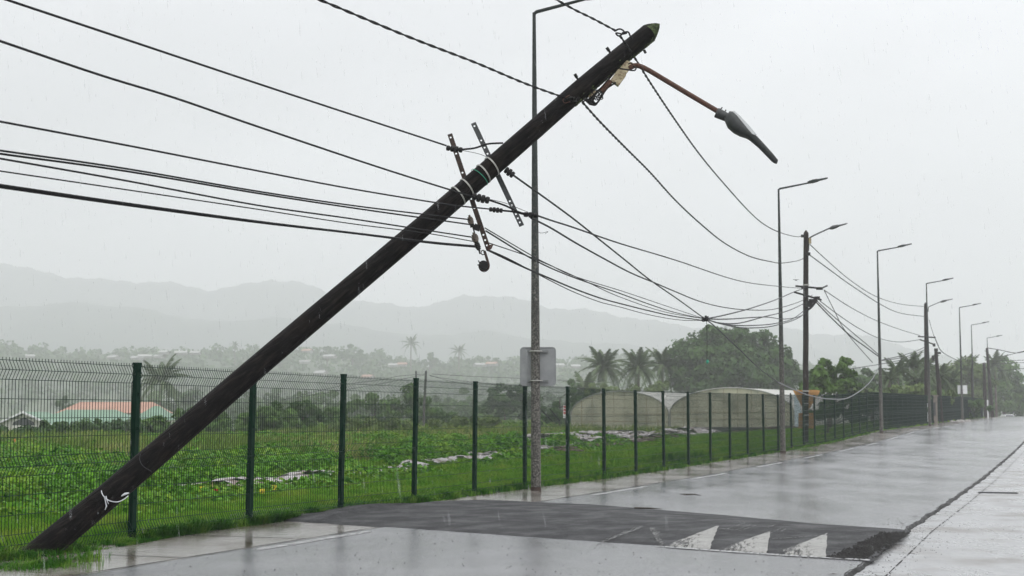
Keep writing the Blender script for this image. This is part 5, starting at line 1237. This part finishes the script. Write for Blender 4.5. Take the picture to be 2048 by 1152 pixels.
# palms
def frond_mesh(L_, droop, seed, wl=.5, comb=0):
    r_ = random.Random(seed); V = []; Fj = []; n = 22; spine = []
    for k in range(n + 1):
        u = k / n; spine.append(Vector((L_ * (u - .12 * droop * u * u), 0, L_ * (.28 * u - droop * .75 * u * u))))
    for k in range(n):
        a, b = spine[k], spine[k + 1]; V += [a + Vector((0, -.02, 0)), a + Vector((0, .02, 0)), b + Vector((0, .015, 0)), b + Vector((0, -.015, 0))]; i = len(V) - 4; Fj.append((i, i + 1, i + 2, i + 3))
    for k in range(1, n):
        u = k / n; ll_ = wl * L_ * (.35 + .65 * math.sin(math.pi * min(1, u * 1.05 + .08))) * .55; p = spine[k]; t = (spine[k + 1] - spine[k - 1]).normalized()
        for sd_ in (-1, 1):
            sd2 = sd_ if not comb else sd_ * (1 if sd_ * comb > 0 else .35)
            tip = p + t * ll_ * .55 + Vector((0, sd2 * ll_ * .75, -ll_ * r_.uniform(.25, .6))); i = len(V); w_ = L_ * .028
            V += [p - t * w_, p + t * w_, (p + tip) / 2 + Vector((0, 0, .06 * ll_)) + t * w_ * .8, tip]; Fj.append((i, i + 1, i + 2, i + 3))
    me = bpy.data.meshes.new('frond'); me.from_pydata([tuple(v) for v in V], [], Fj); me.materials.append(M['palm']); return me
fm = [frond_mesh(1, d_, k) for k, d_ in enumerate((.5, .95, 1.35, 1.75))]
def palm(px, py, Y, base_z, L_, label, name='coconut_palm', nf=30, lean=0, wind=0, trunk=.16, group='coconut palms', seed=0, cat='palm'):
    c = atY(px, py, Y); base_ = (c[0] - lean, Y, base_z); e = empty(name, base_, label, cat, group); q = random.Random(seed + px)
    h_ = c[2] - base_z; mb = MB(); mb.tube([(lean * (u ** 1.5), 0, h_ * u) for u in np.linspace(0, 1, 7)], [trunk * (1.3 - .6 * u) for u in np.linspace(0, 1, 7)], 8); mb.build('trunk', M['bark'], e)
    for k in range(nf):
        az = k * 2.399 + q.uniform(-.2, .2); lv_ = k / nf; o = link('frond', fm[min(3, int(lv_ * 4))], e); el = 1.15 - 1.35 * lv_ + q.uniform(-.12, .12)
        if wind: az = az * .3 + wind + q.uniform(-1.2, 1.2) if k % 3 else az
        o.location = (lean, 0, h_); o.rotation_euler = (q.uniform(-.3, .3), -el, az); s_ = L_ * q.uniform(.85, 1.1); o.scale = (s_, s_, s_)
    return e
palm(1208, 738, 165, 0, 3.3, 'coconut palm leftmost of the three behind the left polytunnel', seed=1)
palm(1277, 740, 160, 0, 3.2, 'coconut palm in the middle of the three behind the left polytunnel', seed=2)
palm(1325, 735, 172, 0, 3.2, 'coconut palm rightmost of the three, touching the big round tree', seed=3)
palm(1172, 785, 158, 0, 3.0, 'short coconut palm low at the left of the palm group', seed=4, nf=16)
palm(322, 764, 190, -3.0, 4.3, 'windblown coconut palm behind the orange roof at the left', seed=5, nf=24, wind=.3)
palm(822, 689, 800, 12, 6.5, 'tall royal palm on the ridge, left of two on the skyline', name='royal_palm', nf=14, group='royal palms on the ridge', trunk=.45, seed=6)
palm(918, 704, 780, 10, 6.0, 'tall royal palm on the ridge, right of two on the skyline', name='royal_palm', nf=14, group='royal palms on the ridge', trunk=.45, seed=7)
palm(470, 690, 800, 18, 3.2, 'small royal palm on the ridge left of the leaning pole', name='royal_palm', nf=12, group='royal palms on the ridge', trunk=.3, seed=8)
for k, (x, y, Y, L_) in enumerate(((1795, 748, 125, 2.0), (1825, 738, 128, 2.1), (1850, 742, 130, 2.1), (1880, 756, 133, 2.0), (1778, 762, 122, 1.6), (1902, 766, 134, 1.7), (1838, 766, 124, 1.9), (1990, 734, 225, 3.0), (1935, 735, 205, 2.6), (1600 + 48, 735, 100, 1.2))):
    if k == 9: continue
    palm(x, y, Y, .3, L_, ('drooping areca palm behind the far fence, ' + ['left of the tall ones', 'tallest one', 'directly behind the distant wooden pole', 'right of the distant wooden pole', 'lowest at the left end', 'at the right end', 'low one in the middle', 'crowning the tree behind the crest poles', 'crowning the yellowish tree'][k]), name='areca_palm', nf=22, group='areca palms behind the far fence', seed=20 + k)

# ------------------------------------------------------------------ polytunnels
axd = Vector((.5, .866, 0)); crs = Vector((.866, -.5, 0))
def tunnel(foot, width, hgt, length, label, side_h, skirt):
    e = empty('polytunnel', foot, label, 'polytunnel', 'two joined polytunnels')
    def arc(n=24):
        P_ = [(0, 0)]
        for k in range(n + 1):
            a = math.pi * (1 - k / n); P_.append((width / 2 + width / 2 * math.cos(a), side_h + (hgt - side_h) * math.sin(a) ** 1.05))
        P_.append((width, 0)); return P_
    A = arc(); z0 = skirt
    mb = MB(); ends = [crs * x + Vector((0, 0, max(z, z0))) for x, z in A]; mb.prism(ends, axd * .03); mb.build('end_wall', M['net'], e)
    V = []; Fj = []
    for q, u in enumerate(np.linspace(-.05, length, 12)):
        for x, z in A: V.append(crs * x + Vector((0, 0, max(z, z0) + (.03 + (.02 if q % 2 else 0)))) + axd * u)
    n = len(A)
    for q in range(11):
        for k in range(n - 1): Fj.append((q * n + k, q * n + k + 1, (q + 1) * n + k + 1, (q + 1) * n + k))
    mk('roof_cover', V, Fj, M['film'], e)
    mb = MB(); mb.tube([crs * x + Vector((0, 0, max(z, z0) + .03)) - axd * .06 for x, z in A], .05, 6); mb.build('arch', M['strap'], e)
    for zz in (side_h, (side_h + z0) / 2 + .1):
        mb = MB(); mb.tube([crs * .05 + Vector((0, 0, zz)) - axd * .05, crs * (width - .05) + Vector((0, 0, zz)) - axd * .05], .02, 6); mb.build('rail', M['beige'], e)
    for k in range(1, 9):
        x = width * k / 9; zt = np.interp(x, [a[0] for a in A], [a[1] for a in A]); mb = MB(); mb.tube([crs * x + Vector((0, 0, z0)) - axd * .03, crs * x + Vector((0, 0, zt - .03)) - axd * .03], .022, 5); mb.build('stud', M['beige'], e)
    mb = MB(); mb.prism([crs * 0 - axd * .12, crs * width - axd * .12, crs * width - axd * .12 + Vector((0, 0, z0 + .05)), crs * 0 - axd * .12 + Vector((0, 0, z0 + .05))], axd * .04); mb.build('skirt', M['skirt'], e)
    V = [crs * width + Vector((0, 0, 0)), crs * width + axd * length, crs * width + axd * length + Vector((0, 0, z0 + .03)), crs * width + Vector((0, 0, z0 + .03))]; mk('side_skirt', V, [(0, 1, 2, 3)], M['skirt'], e)
    return e
f1 = ground(1143, 862.5, 0); tunnel(Vector((f1[0], f1[1], 0)), 9.6, 3.55, 18, 'left polytunnel with an arched beige net end wall and white roof', 1.55, .06)
f2 = Vector((f1[0], f1[1], 0)) + crs * 9.75; tunnel(f2, 11.2, 3.75, 20, 'right polytunnel, larger, with a tan arched end wall and black skirt', 1.7, .38)
# pale blue sheet and dark post by the tunnels
c = Vector(ground(1592, 858, 0)); c = Vector(atY(1592, 858, 100)); e = empty('door_panel', c, 'pale blue white sheet standing behind the fence left of the orange signs', 'panel')
mb = MB(); mb.prism([pxr(x, y, 100, c) for x, y in ((1588, 788), (1594, 787), (1603, 826), (1597, 858), (1590, 858))], (0, .05, 0)); mb.build('sheet', M['pale_blue'], e)
mb = MB(); mb.tube([pxr(1581, 786, 99.9, c), pxr(1581, 856, 99.9, c)], .05, 6); mb.build('frame_post', M['darkrust'], e)
# small red and white sign by the left tunnel
c = Vector(atY(1130, 822, 120)); e = empty('notice_sign', c, 'small red and white notice on a thin post left of the left polytunnel', 'sign')
mb = MB(); k = 120 / FPX; mb.box(-4 * k, 4 * k, 0, .03, -14 * k, 11 * k); mb.build('plate', M['white_paint'], e)
for (a, b) in ((6, 10), (0, 4), (-6, -2)):
    mb = MB(); mb.box(-3 * k, 3 * k, -.012, -.002, a * k, b * k); mb.build('red_panel', M['red_paint'], e)
mb = MB(); mb.tube([(0, .05, -40 * k), (0, .05, 8 * k)], .04, 6); mb.build('post', M['greybar'], e)
for k_, (a, b, lb) in enumerate((((1083, 821), (1093, 831), 'left of two dark slanted struts in the weeds right of the nearest lamp'), ((1100, 818), (1109, 829), 'right of two dark slanted struts in the weeds right of the nearest lamp'))):
    c = Vector(atY(*a, 110)); mb = MB(); mb.tube([Vector((0, 0, 0)), pxr(*b, 110, c), pxr(*b, 110, c) * 2.2], .05, 6); o = mb.build('strut', M['black']); o.location = c; tag(o, lb, 'strut')

# ------------------------------------------------------------------ houses
def gable_house(base_, w, d, hw_, hr, rz, m_wall, m_roof, label, windows=2, name='house', group=None, over=.4):
    e = empty(name, base_, label, 'house', group, rz); mb = MB()
    mb.add([(-w / 2, -d / 2, 0), (w / 2, -d / 2, 0), (w / 2, d / 2, 0), (-w / 2, d / 2, 0), (-w / 2, -d / 2, hw_), (w / 2, -d / 2, hw_), (w / 2, d / 2, hw_), (-w / 2, d / 2, hw_), (-w / 2, 0, hw_ + hr), (w / 2, 0, hw_ + hr)],
           [(0, 1, 5, 4), (1, 2, 6, 9, 5), (2, 3, 7, 6), (3, 0, 4, 8, 7)]); mb.build('wall', M[m_wall], e)
    mb = MB()
    for s_ in (-1, 1):
        y_ = s_ * (d / 2 + over); z_ = hw_ - over * hr / (d / 2); mb.prism([(-w / 2 - over, y_, z_), (w / 2 + over, y_, z_), (w / 2 + over, 0, hw_ + hr + .03), (-w / 2 - over, 0, hw_ + hr + .03)], (0, 0, .12))
    mb.build('roof', M[m_roof], e)
    for k in range(windows):
        x = -w / 2 + w * (k + .5) / windows; f = MB(); f.box(x - .5, x + .5, -d / 2 - .03, -d / 2 + .02, hw_ * .35, hw_ * .8); f.build('window', M['window'], e)
    return e
# green roofed house: long low hip roof, with white gable at its left
zb = -2.6; YH = 120
def hip(e, x0, x1, y0, y1, z, h_, ins, m, nm='roof', ribs=True):
    V = [(x0, y0, z), (x1, y0, z), (x1, y1, z), (x0, y1, z), (x0 + ins, (y0 + y1) / 2, z + h_), (x1 - ins, (y0 + y1) / 2, z + h_)]
    return mk(nm, V, [(0, 1, 5, 4), (1, 2, 5), (2, 3, 4, 5), (3, 0, 4), (0, 3, 2, 1)], M[m], e)
a = atY(60, 845, YH); b_ = atY(245, 845, YH); kx = YH / FPX
e = empty('house', ((a[0] + b_[0]) / 2, YH, zb), 'low house with a wide green metal roof and white gable at the left', 'house'); cx0 = e.location.x
mb = MB(); mb.box(a[0] - cx0, b_[0] - cx0, 0, 7, 0, atY(0, 850, YH)[2] - zb); mb.build('wall', M['wall_white'], e)
hip(e, a[0] - cx0 - .3, b_[0] - cx0 + .6, -.6, 8, atY(0, 849, YH)[2] - zb, 1.25, 2.2, 'roof_green')
gx = atY(48, 830, YH - 2)[0] - cx0; zt = atY(48, 826, YH - 2)[2] - zb; ze = atY(48, 848, YH - 2)[2] - zb; hwg = 50 * kx
mb = MB(); mb.add([(gx - hwg, -2, 0), (gx + hwg, -2, 0), (gx + hwg, -2, ze), (gx, -2, zt - .1), (gx - hwg, -2, ze), (gx - hwg, 1, 0), (gx + hwg, 1, 0), (gx + hwg, 1, ze), (gx, 1, zt - .1), (gx - hwg, 1, ze)], [(0, 1, 2, 3, 4), (1, 6, 7, 2), (0, 4, 9, 5)]); mb.build('gable_wall', M['wall_white'], e)
for s_ in (-1, 1):
    mb = MB(); mb.prism([(gx + s_ * (hwg + .4), -2.3, ze - .2), (gx, -2.3, zt), (gx, 4, zt), (gx + s_ * (hwg + .4), 4, ze - .2)], (0, 0, .1)); mb.build('gable_roof', M['roof_green'], e)
    mb = MB(); mb.tube([(gx + s_ * (hwg + .4), -2.35, ze - .15), (gx, -2.35, zt + .06)], .1, 4); mb.build('barge_board', M['white_paint'], e)
mb = MB(); mb.add([(gx - hwg * .45, -2.02, ze - .1), (gx + hwg * .45, -2.02, ze - .1), (gx + hwg * .4, -2.02, ze + .15), (gx, -2.02, zt - .35), (gx - hwg * .4, -2.02, ze + .15)], [(0, 1, 2, 3, 4)]); mb.build('porch_opening', M['window'], e)
for (x0, x1) in ((155, 178), (222, 244)):
    p_ = atY(x0, 846, YH - .7)[0] - cx0; q_ = atY(x1, 846, YH - .7)[0] - cx0; mb = MB(); mb.box(p_, q_, -.7, -.62, atY(0, 851, YH)[2] - zb, atY(0, 844, YH)[2] - zb); mb.build('fascia', M['white_paint'], e)
a = atY(120, 822, 132); b_ = atY(300, 822, 132)
e = empty('house', ((a[0] + b_[0]) / 2, 132, zb), 'house with a long orange metal roof behind the green roofed one', 'house'); cx0 = e.location.x
mb = MB(); mb.box(a[0] - cx0 + .5, b_[0] - cx0 - .5, 0, 7, 0, atY(0, 824, 132)[2] - zb); mb.build('wall', M['wall_white'], e)
hip(e, a[0] - cx0 - .3, b_[0] - cx0 + .3, -.5, 8, atY(0, 826, 132)[2] - zb, 1.05, 1.0, 'roof_orange')
a = atY(262, 840, 126); b_ = atY(332, 840, 126)
e = empty('house', ((a[0] + b_[0]) / 2, 126, zb), 'small house with a pale green hip roof right of the first fence post', 'house'); cx0 = e.location.x
mb = MB(); mb.box(a[0] - cx0 + .2, b_[0] - cx0 - .2, 0, 5, 0, atY(0, 838, 126)[2] - zb); mb.build('wall', M['wall_white'], e)
hip(e, a[0] - cx0, b_[0] - cx0, -.4, 6, atY(0, 840, 126)[2] - zb, 1.25, 1.3, 'roof_green')

# ------------------------------------------------------------------ ridge with far woodland and houses
def ridge_mesh(name, prof_px, Yr, Yf, m, label, base_z=-4, rough=4, nx=160, ny=26, back=260, seed=0, pw=1.3):
    xsn = np.linspace(-.62, .62, nx); r_ = np.random.default_rng(seed); V = []; ph = r_.uniform(0, 6.28, 12); fr_ = r_.uniform(.6, 3, 12)
    hts = []
    for u in xsn:
        px = 1024 + u * FPX; py = np.interp(px, [p[0] for p in prof_px], [p[1] for p in prof_px]); hts.append(atY(px, py + (2.2 * math.sin(px * .045 + seed) + 1.6 * math.sin(px * .13 + 2 * seed) + 1.0 * math.sin(px * .31)) * (1 if Yr > 900 else .6), Yr)[2])
    for j in range(ny + 1):
        v = j / ny
        for i_, u in enumerate(xsn):
            if v < .75: w_ = v / .75; Y = Yf + (Yr - Yf) * w_; f = w_ ** pw
            else: w_ = (v - .75) / .25; Y = Yr + back * w_; f = 1 - w_ ** 2
            x = u * Yr * (1 if True else 0); sp = 0
            for k in range(6): sp += math.sin(u * 14 * fr_[k] + ph[k] + v * 3 * fr_[k + 6]) / (1 + k * .6)
            z = base_z + (hts[i_] - base_z) * f + sp * rough * math.sin(math.pi * min(1, f)) * (1 if v < .75 else .3)
            V.append((x, Y, z))
    i = np.arange(len(V)).reshape(ny + 1, nx); Fq = np.stack([i[:-1, :-1], i[:-1, 1:], i[1:, 1:], i[1:, :-1]], -1).reshape(-1, 4)
    me = fast_mesh(name, np.array(V), Fq); me.polygons.foreach_set('use_smooth', [True] * len(me.polygons)); o = link(name, me, None, M[m]); return tag(o, label, kind='structure'), np.array(V).reshape(ny + 1, nx, 3)
sky1 = [(-900, 600), (-300, 540), (0, 525), (60, 540), (130, 553), (200, 560), (330, 565), (420, 580), (480, 571), (540, 558), (600, 565), (660, 588), (740, 606), (830, 613), (880, 606), (930, 590), (1000, 592), (1060, 603), (1100, 615), (1180, 621), (1240, 631), (1310, 643), (1400, 655), (1480, 652), (1560, 652), (1620, 668), (1700, 667), (1760, 678), (1830, 697), (1900, 716), (2048, 735), (2600, 760)]
ridge_mesh('mountains', sky1, 2300, 1750, 'hill', 'hazy mountain range across the background', rough=16, seed=2, nx=420, ny=44, pw=1.1)
sky2 = [(-900, 680), (0, 612), (160, 600), (300, 618), (420, 640), (560, 632), (700, 650), (830, 668), (980, 660), (1120, 680), (1300, 690), (1700, 730), (2048, 770), (2600, 800)]
ridge_mesh('foothills', sky2, 1750, 1250, 'hill', 'nearer hazy foothills in front of the mountains', rough=8, seed=5, pw=1.1)
sky3 = [(-900, 700), (0, 696), (100, 702), (200, 708), (330, 708), (480, 704), (640, 706), (750, 712), (820, 734), (900, 728), (1000, 730), (1100, 728), (1340, 722), (1500, 730), (1800, 760), (2048, 790), (2600, 810)]
_, RV = ridge_mesh('wooded_ridge', sky3, 900, 550, 'wood_far', 'lower wooded ridge with scattered houses', rough=2.5, seed=7, back=120, pw=1.0)
# woodland on the ridge
Cn, Nn_ = [], []; S_ = []
q = np.random.default_rng(9)
def rz(x, Y):
    u = x / 900; j = np.clip((Y - 550) / 350 * .75, 0, 1) * 26; i_ = (u + .62) / 1.24 * 159
    j0 = np.clip(j.astype(int), 0, 25); i0 = np.clip(i_.astype(int), 0, 158); return RV[j0, i0, 2]
nT = 1900; tx = q.uniform(-.4, .4, nT); tY = 550 + 356 * q.uniform(0, 1, nT) ** .7; x = tx * 900; Yt = tY; zt_ = rz(x, Yt)
crown_r = q.uniform(2.2, 5, nT); 
d = q.normal(size=(nT, 34, 3)); d /= np.linalg.norm(d, axis=2, keepdims=True); d[:, :, 2] *= .8
P_ = np.stack([x, Yt, zt_ + crown_r * .7], 1)[:, None, :] + d * (crown_r[:, None, None] * q.uniform(.6, 1.05, (nT, 34, 1)))
tag(link('far_woodland', leaf_mesh('far_woodland', P_.reshape(-1, 3), q.uniform(1.6, 3.0, nT * 34), d.reshape(-1, 3) + (0, 0, .4), aspect=.9), None, M['tree_dark']), 'hazy tree cover on the distant ridge', kind='stuff')
# skyline trees on the ridge that can be told apart
for k, (px, py, w_, lb) in enumerate(((860, 716, 16, 'rounded hazy tree on the ridge between the two royal palms'), (655, 702, 14, 'rounded hazy tree on the ridge above the fourth fence post'), (705, 704, 22, 'broad hazy tree on the ridge right of the leaning pole'), (985, 722, 14, 'hazy tree on the ridge right of the royal palms'), (1095, 722, 12, 'hazy tree on the ridge right of the nearest lamp'), (560, 706, 16, 'hazy tree on the ridge where the leaning pole crosses it'))):
    Y = 800; c = atY(px, py, Y); kx = Y / FPX; z0 = c[2] - 9
    tree('ridge_tree', (c[0], Y, z0), [(0, 0, 8, w_ * kx, w_ * kx, 14 * kx, 420), (w_ * kx * .7, 0, 6, w_ * kx * .7, w_ * kx * .7, 9 * kx, 200), (-w_ * kx * .7, 0, 6, w_ * kx * .7, w_ * kx * .7, 9 * kx, 200)], 1.4, 'tree_dark', lb, 'tree', 'hazy trees on the ridge skyline', seed=90 + k, trunk=.4)
hs = [(227, 714, 'pale'), (290, 712, 'pale'), (277, 715, 'pale'), (328, 704, 'pale'), (320, 712, 'pale'), (362, 705, 'pale'), (391, 705, 'pale'), (610, 723, 'pale'), (615, 701, 'terra'), (642, 745, 'pale'), (736, 753, 'terra'), (805, 728, 'terra'), (787, 730, 'pale'), (984, 727, 'terra'), (960, 729, 'pale'), (1116, 730, 'pale'), (1151, 732, 'pale'), (60, 712, 'pale'), (660, 712, 'pale')]
for k, (px, py, c_) in enumerate(hs):
    Y = 760 if py < 735 else 660; kx = Y / FPX; cpt = atY(px, py, Y - 25); zr = cpt[2] - 1.2
    gable_house((cpt[0], Y - 25, zr), random.uniform(3.6, 6.5), 5, 1.0, .9, random.uniform(-.4, .4), 'wall_far', 'roof_pale' if c_ == 'pale' else 'roof_terra',
                {'pale': 'tiny hazy house with a pale roof on the wooded ridge', 'terra': 'tiny hazy house with a reddish roof on the wooded ridge'}[c_], 0, group={'pale': 'pale roofed houses on the ridge', 'terra': 'reddish roofed houses on the ridge'}[c_])

# ------------------------------------------------------------------ small things
def card(px, py, m_, label, Y=None, w_=.09):
    g_ = ground(px, py + 15); Y = g_[1]; c = Vector(atY(px, py, Y)); e = empty('marker_tag', (c.x, c.y, g_[2]), label, 'marker tag', 'coloured marker tags by the beds')
    z_ = c.z - g_[2]; mb = MB(); mb.box(-w_ / 2, w_ / 2, 0, .006, z_ - w_ / 2, z_ + w_ / 2); mb.build('card', M[m_], e)
    mb = MB(); mb.tube([(0, .01, -.02), (.005, .01, z_ + .03)], .005, 5); mb.build('stem', M['greybar'], e)
    mb = MB(); mb.box(-w_ * .1, w_ * .1, -.003, -.001, z_ - w_ * .25, z_ + w_ * .2); mb.build('mark', M['black'], e)
card(404, 978, 'yellow', 'yellow marker tag on a wire, leftmost, left of the second fence post'); card(431, 980, 'red_paint', 'red marker tag beside the thin wooden stick'); card(524, 983, 'yellow', 'yellow marker tag right of the second fence post, lower one'); card(548, 975, 'yellow', 'yellow marker tag right of the second fence post, upper right one'); card(980-140+1, 881, 'yellow', 'tiny yellow marker tag farther up the beds by the fourth post', w_=.13)
def stake(a, b, r_, label, top=None):
    g_ = ground(*b); c = Vector(g_); T = Vector(atY(*a, g_[1])) - c; e = empty('wooden_stake', g_, label, 'stake'); mb = MB(); mb.tube([(0, 0, -.1), T], r_, 4); mb.build('shaft', M['wood_stake'], e)
    if top: mb = MB(); mb.tube([T * .85, T + Vector((0, 0, .02))], r_ * 1.8, 8); mb.build('cap', M[top], e)
stake((29, 879), (29, 908), .02, 'pale stake with an orange top in the weeds at the left edge', 'orange'); stake((425, 964), (426, 990), .008, 'thin wooden stick beside the red marker tag')
# white sign on the fifth lamp
l5 = lamp_xyz[4]; Y = l5[1] + .2; c = Vector(atY(1925, 779, Y)); e = empty('road_sign', c, 'small white rectangular sign on the fifth street lamp', 'road sign'); k = Y / FPX
mb = MB(); mb.box(-9.5 * k, 9.5 * k, 0, .03, -8.5 * k, 8.5 * k); mb.build('plate', M['white_paint'], e)
# rendered pillar by the distant pole
Y = 104; c = Vector(atY(1866, 852, Y)); e = empty('meter_pillar', c, 'grey brown rendered meter pillar standing between two wooden poles', 'pillar'); k = Y / FPX; tz = atY(1866, 793, Y)[2] - c.z
mb = MB(); mb.box(-10 * k, 10 * k, 0, .6, -.2, tz); mb.build('pillar_body', M['concrete_box'], e); mb = MB(); mb.box(-12 * k, 12 * k, -.06, .66, tz, tz + .1); mb.build('cap', M['concrete_box'], e)
mb = MB(); mb.box(-3 * k, 6 * k, -.02, -.002, tz * .35, tz * .8); mb.build('door', M['greybar'], e)
# white slim posts
for (x, y0, y1, Y, lb) in ((1976, 800, 835, 150, 'slim white post by the road crest beside the wooden poles'), (1855, 806, 856, 100, 'thin white post in front of the distant wooden pole')):
    c = Vector(atY(x, y1, Y)); mb = MB(); t = Vector(atY(x - 1, y0, Y)) - c; mb.tube([(0, 0, -.1), t * .97, t], [.08 if Y > 120 else .05, .08 if Y > 120 else .05, .03], 8); o = mb.build('marker_post', M['white_paint']); o.location = c; tag(o, lb, 'post', None)
    if Y < 120:
        mb = MB(); mb.tube([(0, 0, t.z * .72), (0, 0, t.z * .86)], .1, 8); mb.build('reflector', M['white_paint'], o)
# stones heap by the far kerb
for k, (x, y, s_) in enumerate(((1905, 845, .35), (1921, 844, .4), (1935, 843, .3), (1893, 848, .25))):
    c = Vector(atY(x, y, 115)); mb = blob((0, 0, 0), s_, s_ * .8, s_ * .5, 10, .15); o = mb.build('boulder', M['stone']); o.location = c; tag(o, 'pale stone lying on the far verge, ' + ['second from the left', 'largest of the four', 'rightmost of the four', 'leftmost and smallest of the four'][k], 'stone', 'pale stones on the far verge')
# far car beyond the crest
Y = 232.; c = atY(2013, 830, Y); z = float(G(to_rs(c[0], Y)[1])) ; e = empty('car', (c[0], Y, atY(2013, 829, Y)[2] - 1.5), 'small white car almost hidden beyond the crest of the road', 'car'); e.rotation_euler = (0, 0, R(4))
mb = MB(); mb.add([(-.85, -2, .35), (.85, -2, .35), (.85, 2, .35), (-.85, 2, .35), (-.85, -2, .95), (.85, -2, .95), (.85, 2, .85), (-.85, 2, .85)], [(0, 3, 2, 1), (0, 1, 5, 4), (1, 2, 6, 5), (2, 3, 7, 6), (3, 0, 4, 7), (4, 5, 6, 7)]); mb.build('body', M['white_paint'], e)
mb = MB(); mb.add([(-.8, -1.6, .95), (.8, -1.6, .95), (.8, 1.2, .9), (-.8, 1.2, .9), (-.66, -1.0, 1.5), (.66, -1.0, 1.5), (.66, .5, 1.5), (-.66, .5, 1.5)], [(0, 1, 5, 4), (1, 2, 6, 5), (2, 3, 7, 6), (3, 0, 4, 7), (4, 5, 6, 7)]); mb.build('cabin', M['white_paint'], e)
mb = MB(); mb.add([(-.68, -1.52, 1.02), (.68, -1.52, 1.02), (.6, -1.1, 1.42), (-.6, -1.1, 1.42)], [(0, 1, 2, 3)]); mb.build('windscreen', M['window'], e)
for sx in (-1, 1):
    for sy in (-1.3, 1.3): mb = MB(); mb.tube([(sx * .7, sy, .32), (sx * .9, sy, .32)], .32, 12); mb.build('wheel', M['tyre'], e)
# bird
c = Vector(atY(1592, 560, 48)); k = 48 / FPX; e = empty('bird', c, 'small dark bird gliding left of the upright wooden pole', 'bird')
mb = blob((0, 0, 0), 2.6 * k, 4 * k, 1.2 * k, 8, 0); mb.build('body', M['bird'], e, True)
for s_ in (-1, 1):
    mb = MB(); mb.prism([(s_ * 1.2 * k, -1.2 * k, .3 * k), (s_ * 3.6 * k, -.8 * k, 1.0 * k), (s_ * 6.5 * k, .6 * k, .4 * k), (s_ * 3.4 * k, 1.4 * k, .7 * k), (s_ * 1.2 * k, 1.4 * k, .3 * k)], (0, 0, .006)); mb.build('wing', M['bird'], e)

# ------------------------------------------------------------------ rain, thin falling drops
n = 6500; y = 3.5 + 30 * rng.uniform(0, 1, n) ** .6; x = rng.uniform(-.42, .42, n) * y; z = rng.uniform(.05, 1, n) * (1.5 + .34 * y)
L_ = .02 + .09 * rng.uniform(0, 1, n) ** 2; w_ = rng.uniform(.0005, .0014, n); dr = np.stack([(.1 + rng.normal(size=n) * .035) * L_, 0 * L_, -L_], 1)
P0 = np.stack([x, y, z], 1); sx = np.stack([w_, 0 * w_, 0 * w_], 1); sy = np.stack([0 * w_, w_, 0 * w_], 1); mid = P0 + dr * .7
V = np.stack([P0, mid + sx, mid + sy, mid - sx, mid - sy, P0 + dr], 1).reshape(-1, 3); i = np.arange(n)[:, None] * 6
Ft = np.concatenate([i + f for f in ([0, 1, 2], [0, 2, 3], [0, 3, 4], [0, 4, 1], [5, 2, 1], [5, 3, 2], [5, 4, 3], [5, 1, 4])], 0)
mr_ = bpy.data.materials.new('rain_water'); mr_.use_nodes = True; t = mr_.node_tree; t.nodes.clear(); o_ = N(t, 'ShaderNodeOutputMaterial'); a = N(t, 'ShaderNodeBsdfTransparent'); b = N(t, 'ShaderNodeBsdfDiffuse'); b.inputs[0].default_value = (.97, .98, 1, 1)
tr = N(t, 'ShaderNodeBsdfTranslucent'); tr.inputs[0].default_value = (.97, .98, 1, 1); ms1 = N(t, 'ShaderNodeMixShader'); ms1.inputs[0].default_value = .5; t.links.new(b.outputs[0], ms1.inputs[1]); t.links.new(tr.outputs[0], ms1.inputs[2])
ms = N(t, 'ShaderNodeMixShader'); ms.inputs[0].default_value = .24; t.links.new(a.outputs[0], ms.inputs[1]); t.links.new(ms1.outputs[0], ms.inputs[2]); t.links.new(ms.outputs[0], o_.inputs[0])
tag(link('rain', fast_mesh('rain', V, Ft), None, mr_), 'fine falling raindrops in front of the scene', kind='stuff')

# ------------------------------------------------------------------ haze
mh = bpy.data.materials.new('haze'); mh.use_nodes = True; t = mh.node_tree; t.nodes.clear(); o_ = N(t, 'ShaderNodeOutputMaterial'); pv = N(t, 'ShaderNodeVolumePrincipled')
pv.inputs['Color'].default_value = (.982, .985, 1, 1); pv.inputs['Density'].default_value = .00085; pv.inputs['Density Attribute'].default_value = ''; pv.inputs['Anisotropy'].default_value = .2
t.links.new(pv.outputs[0], o_.inputs['Volume'])
mb = MB(); mb.box(-2400, 2400, -900, 2780, -9, 272); hz = mb.build('haze', mh); tag(hz, 'rain haze filling the air', kind='stuff')
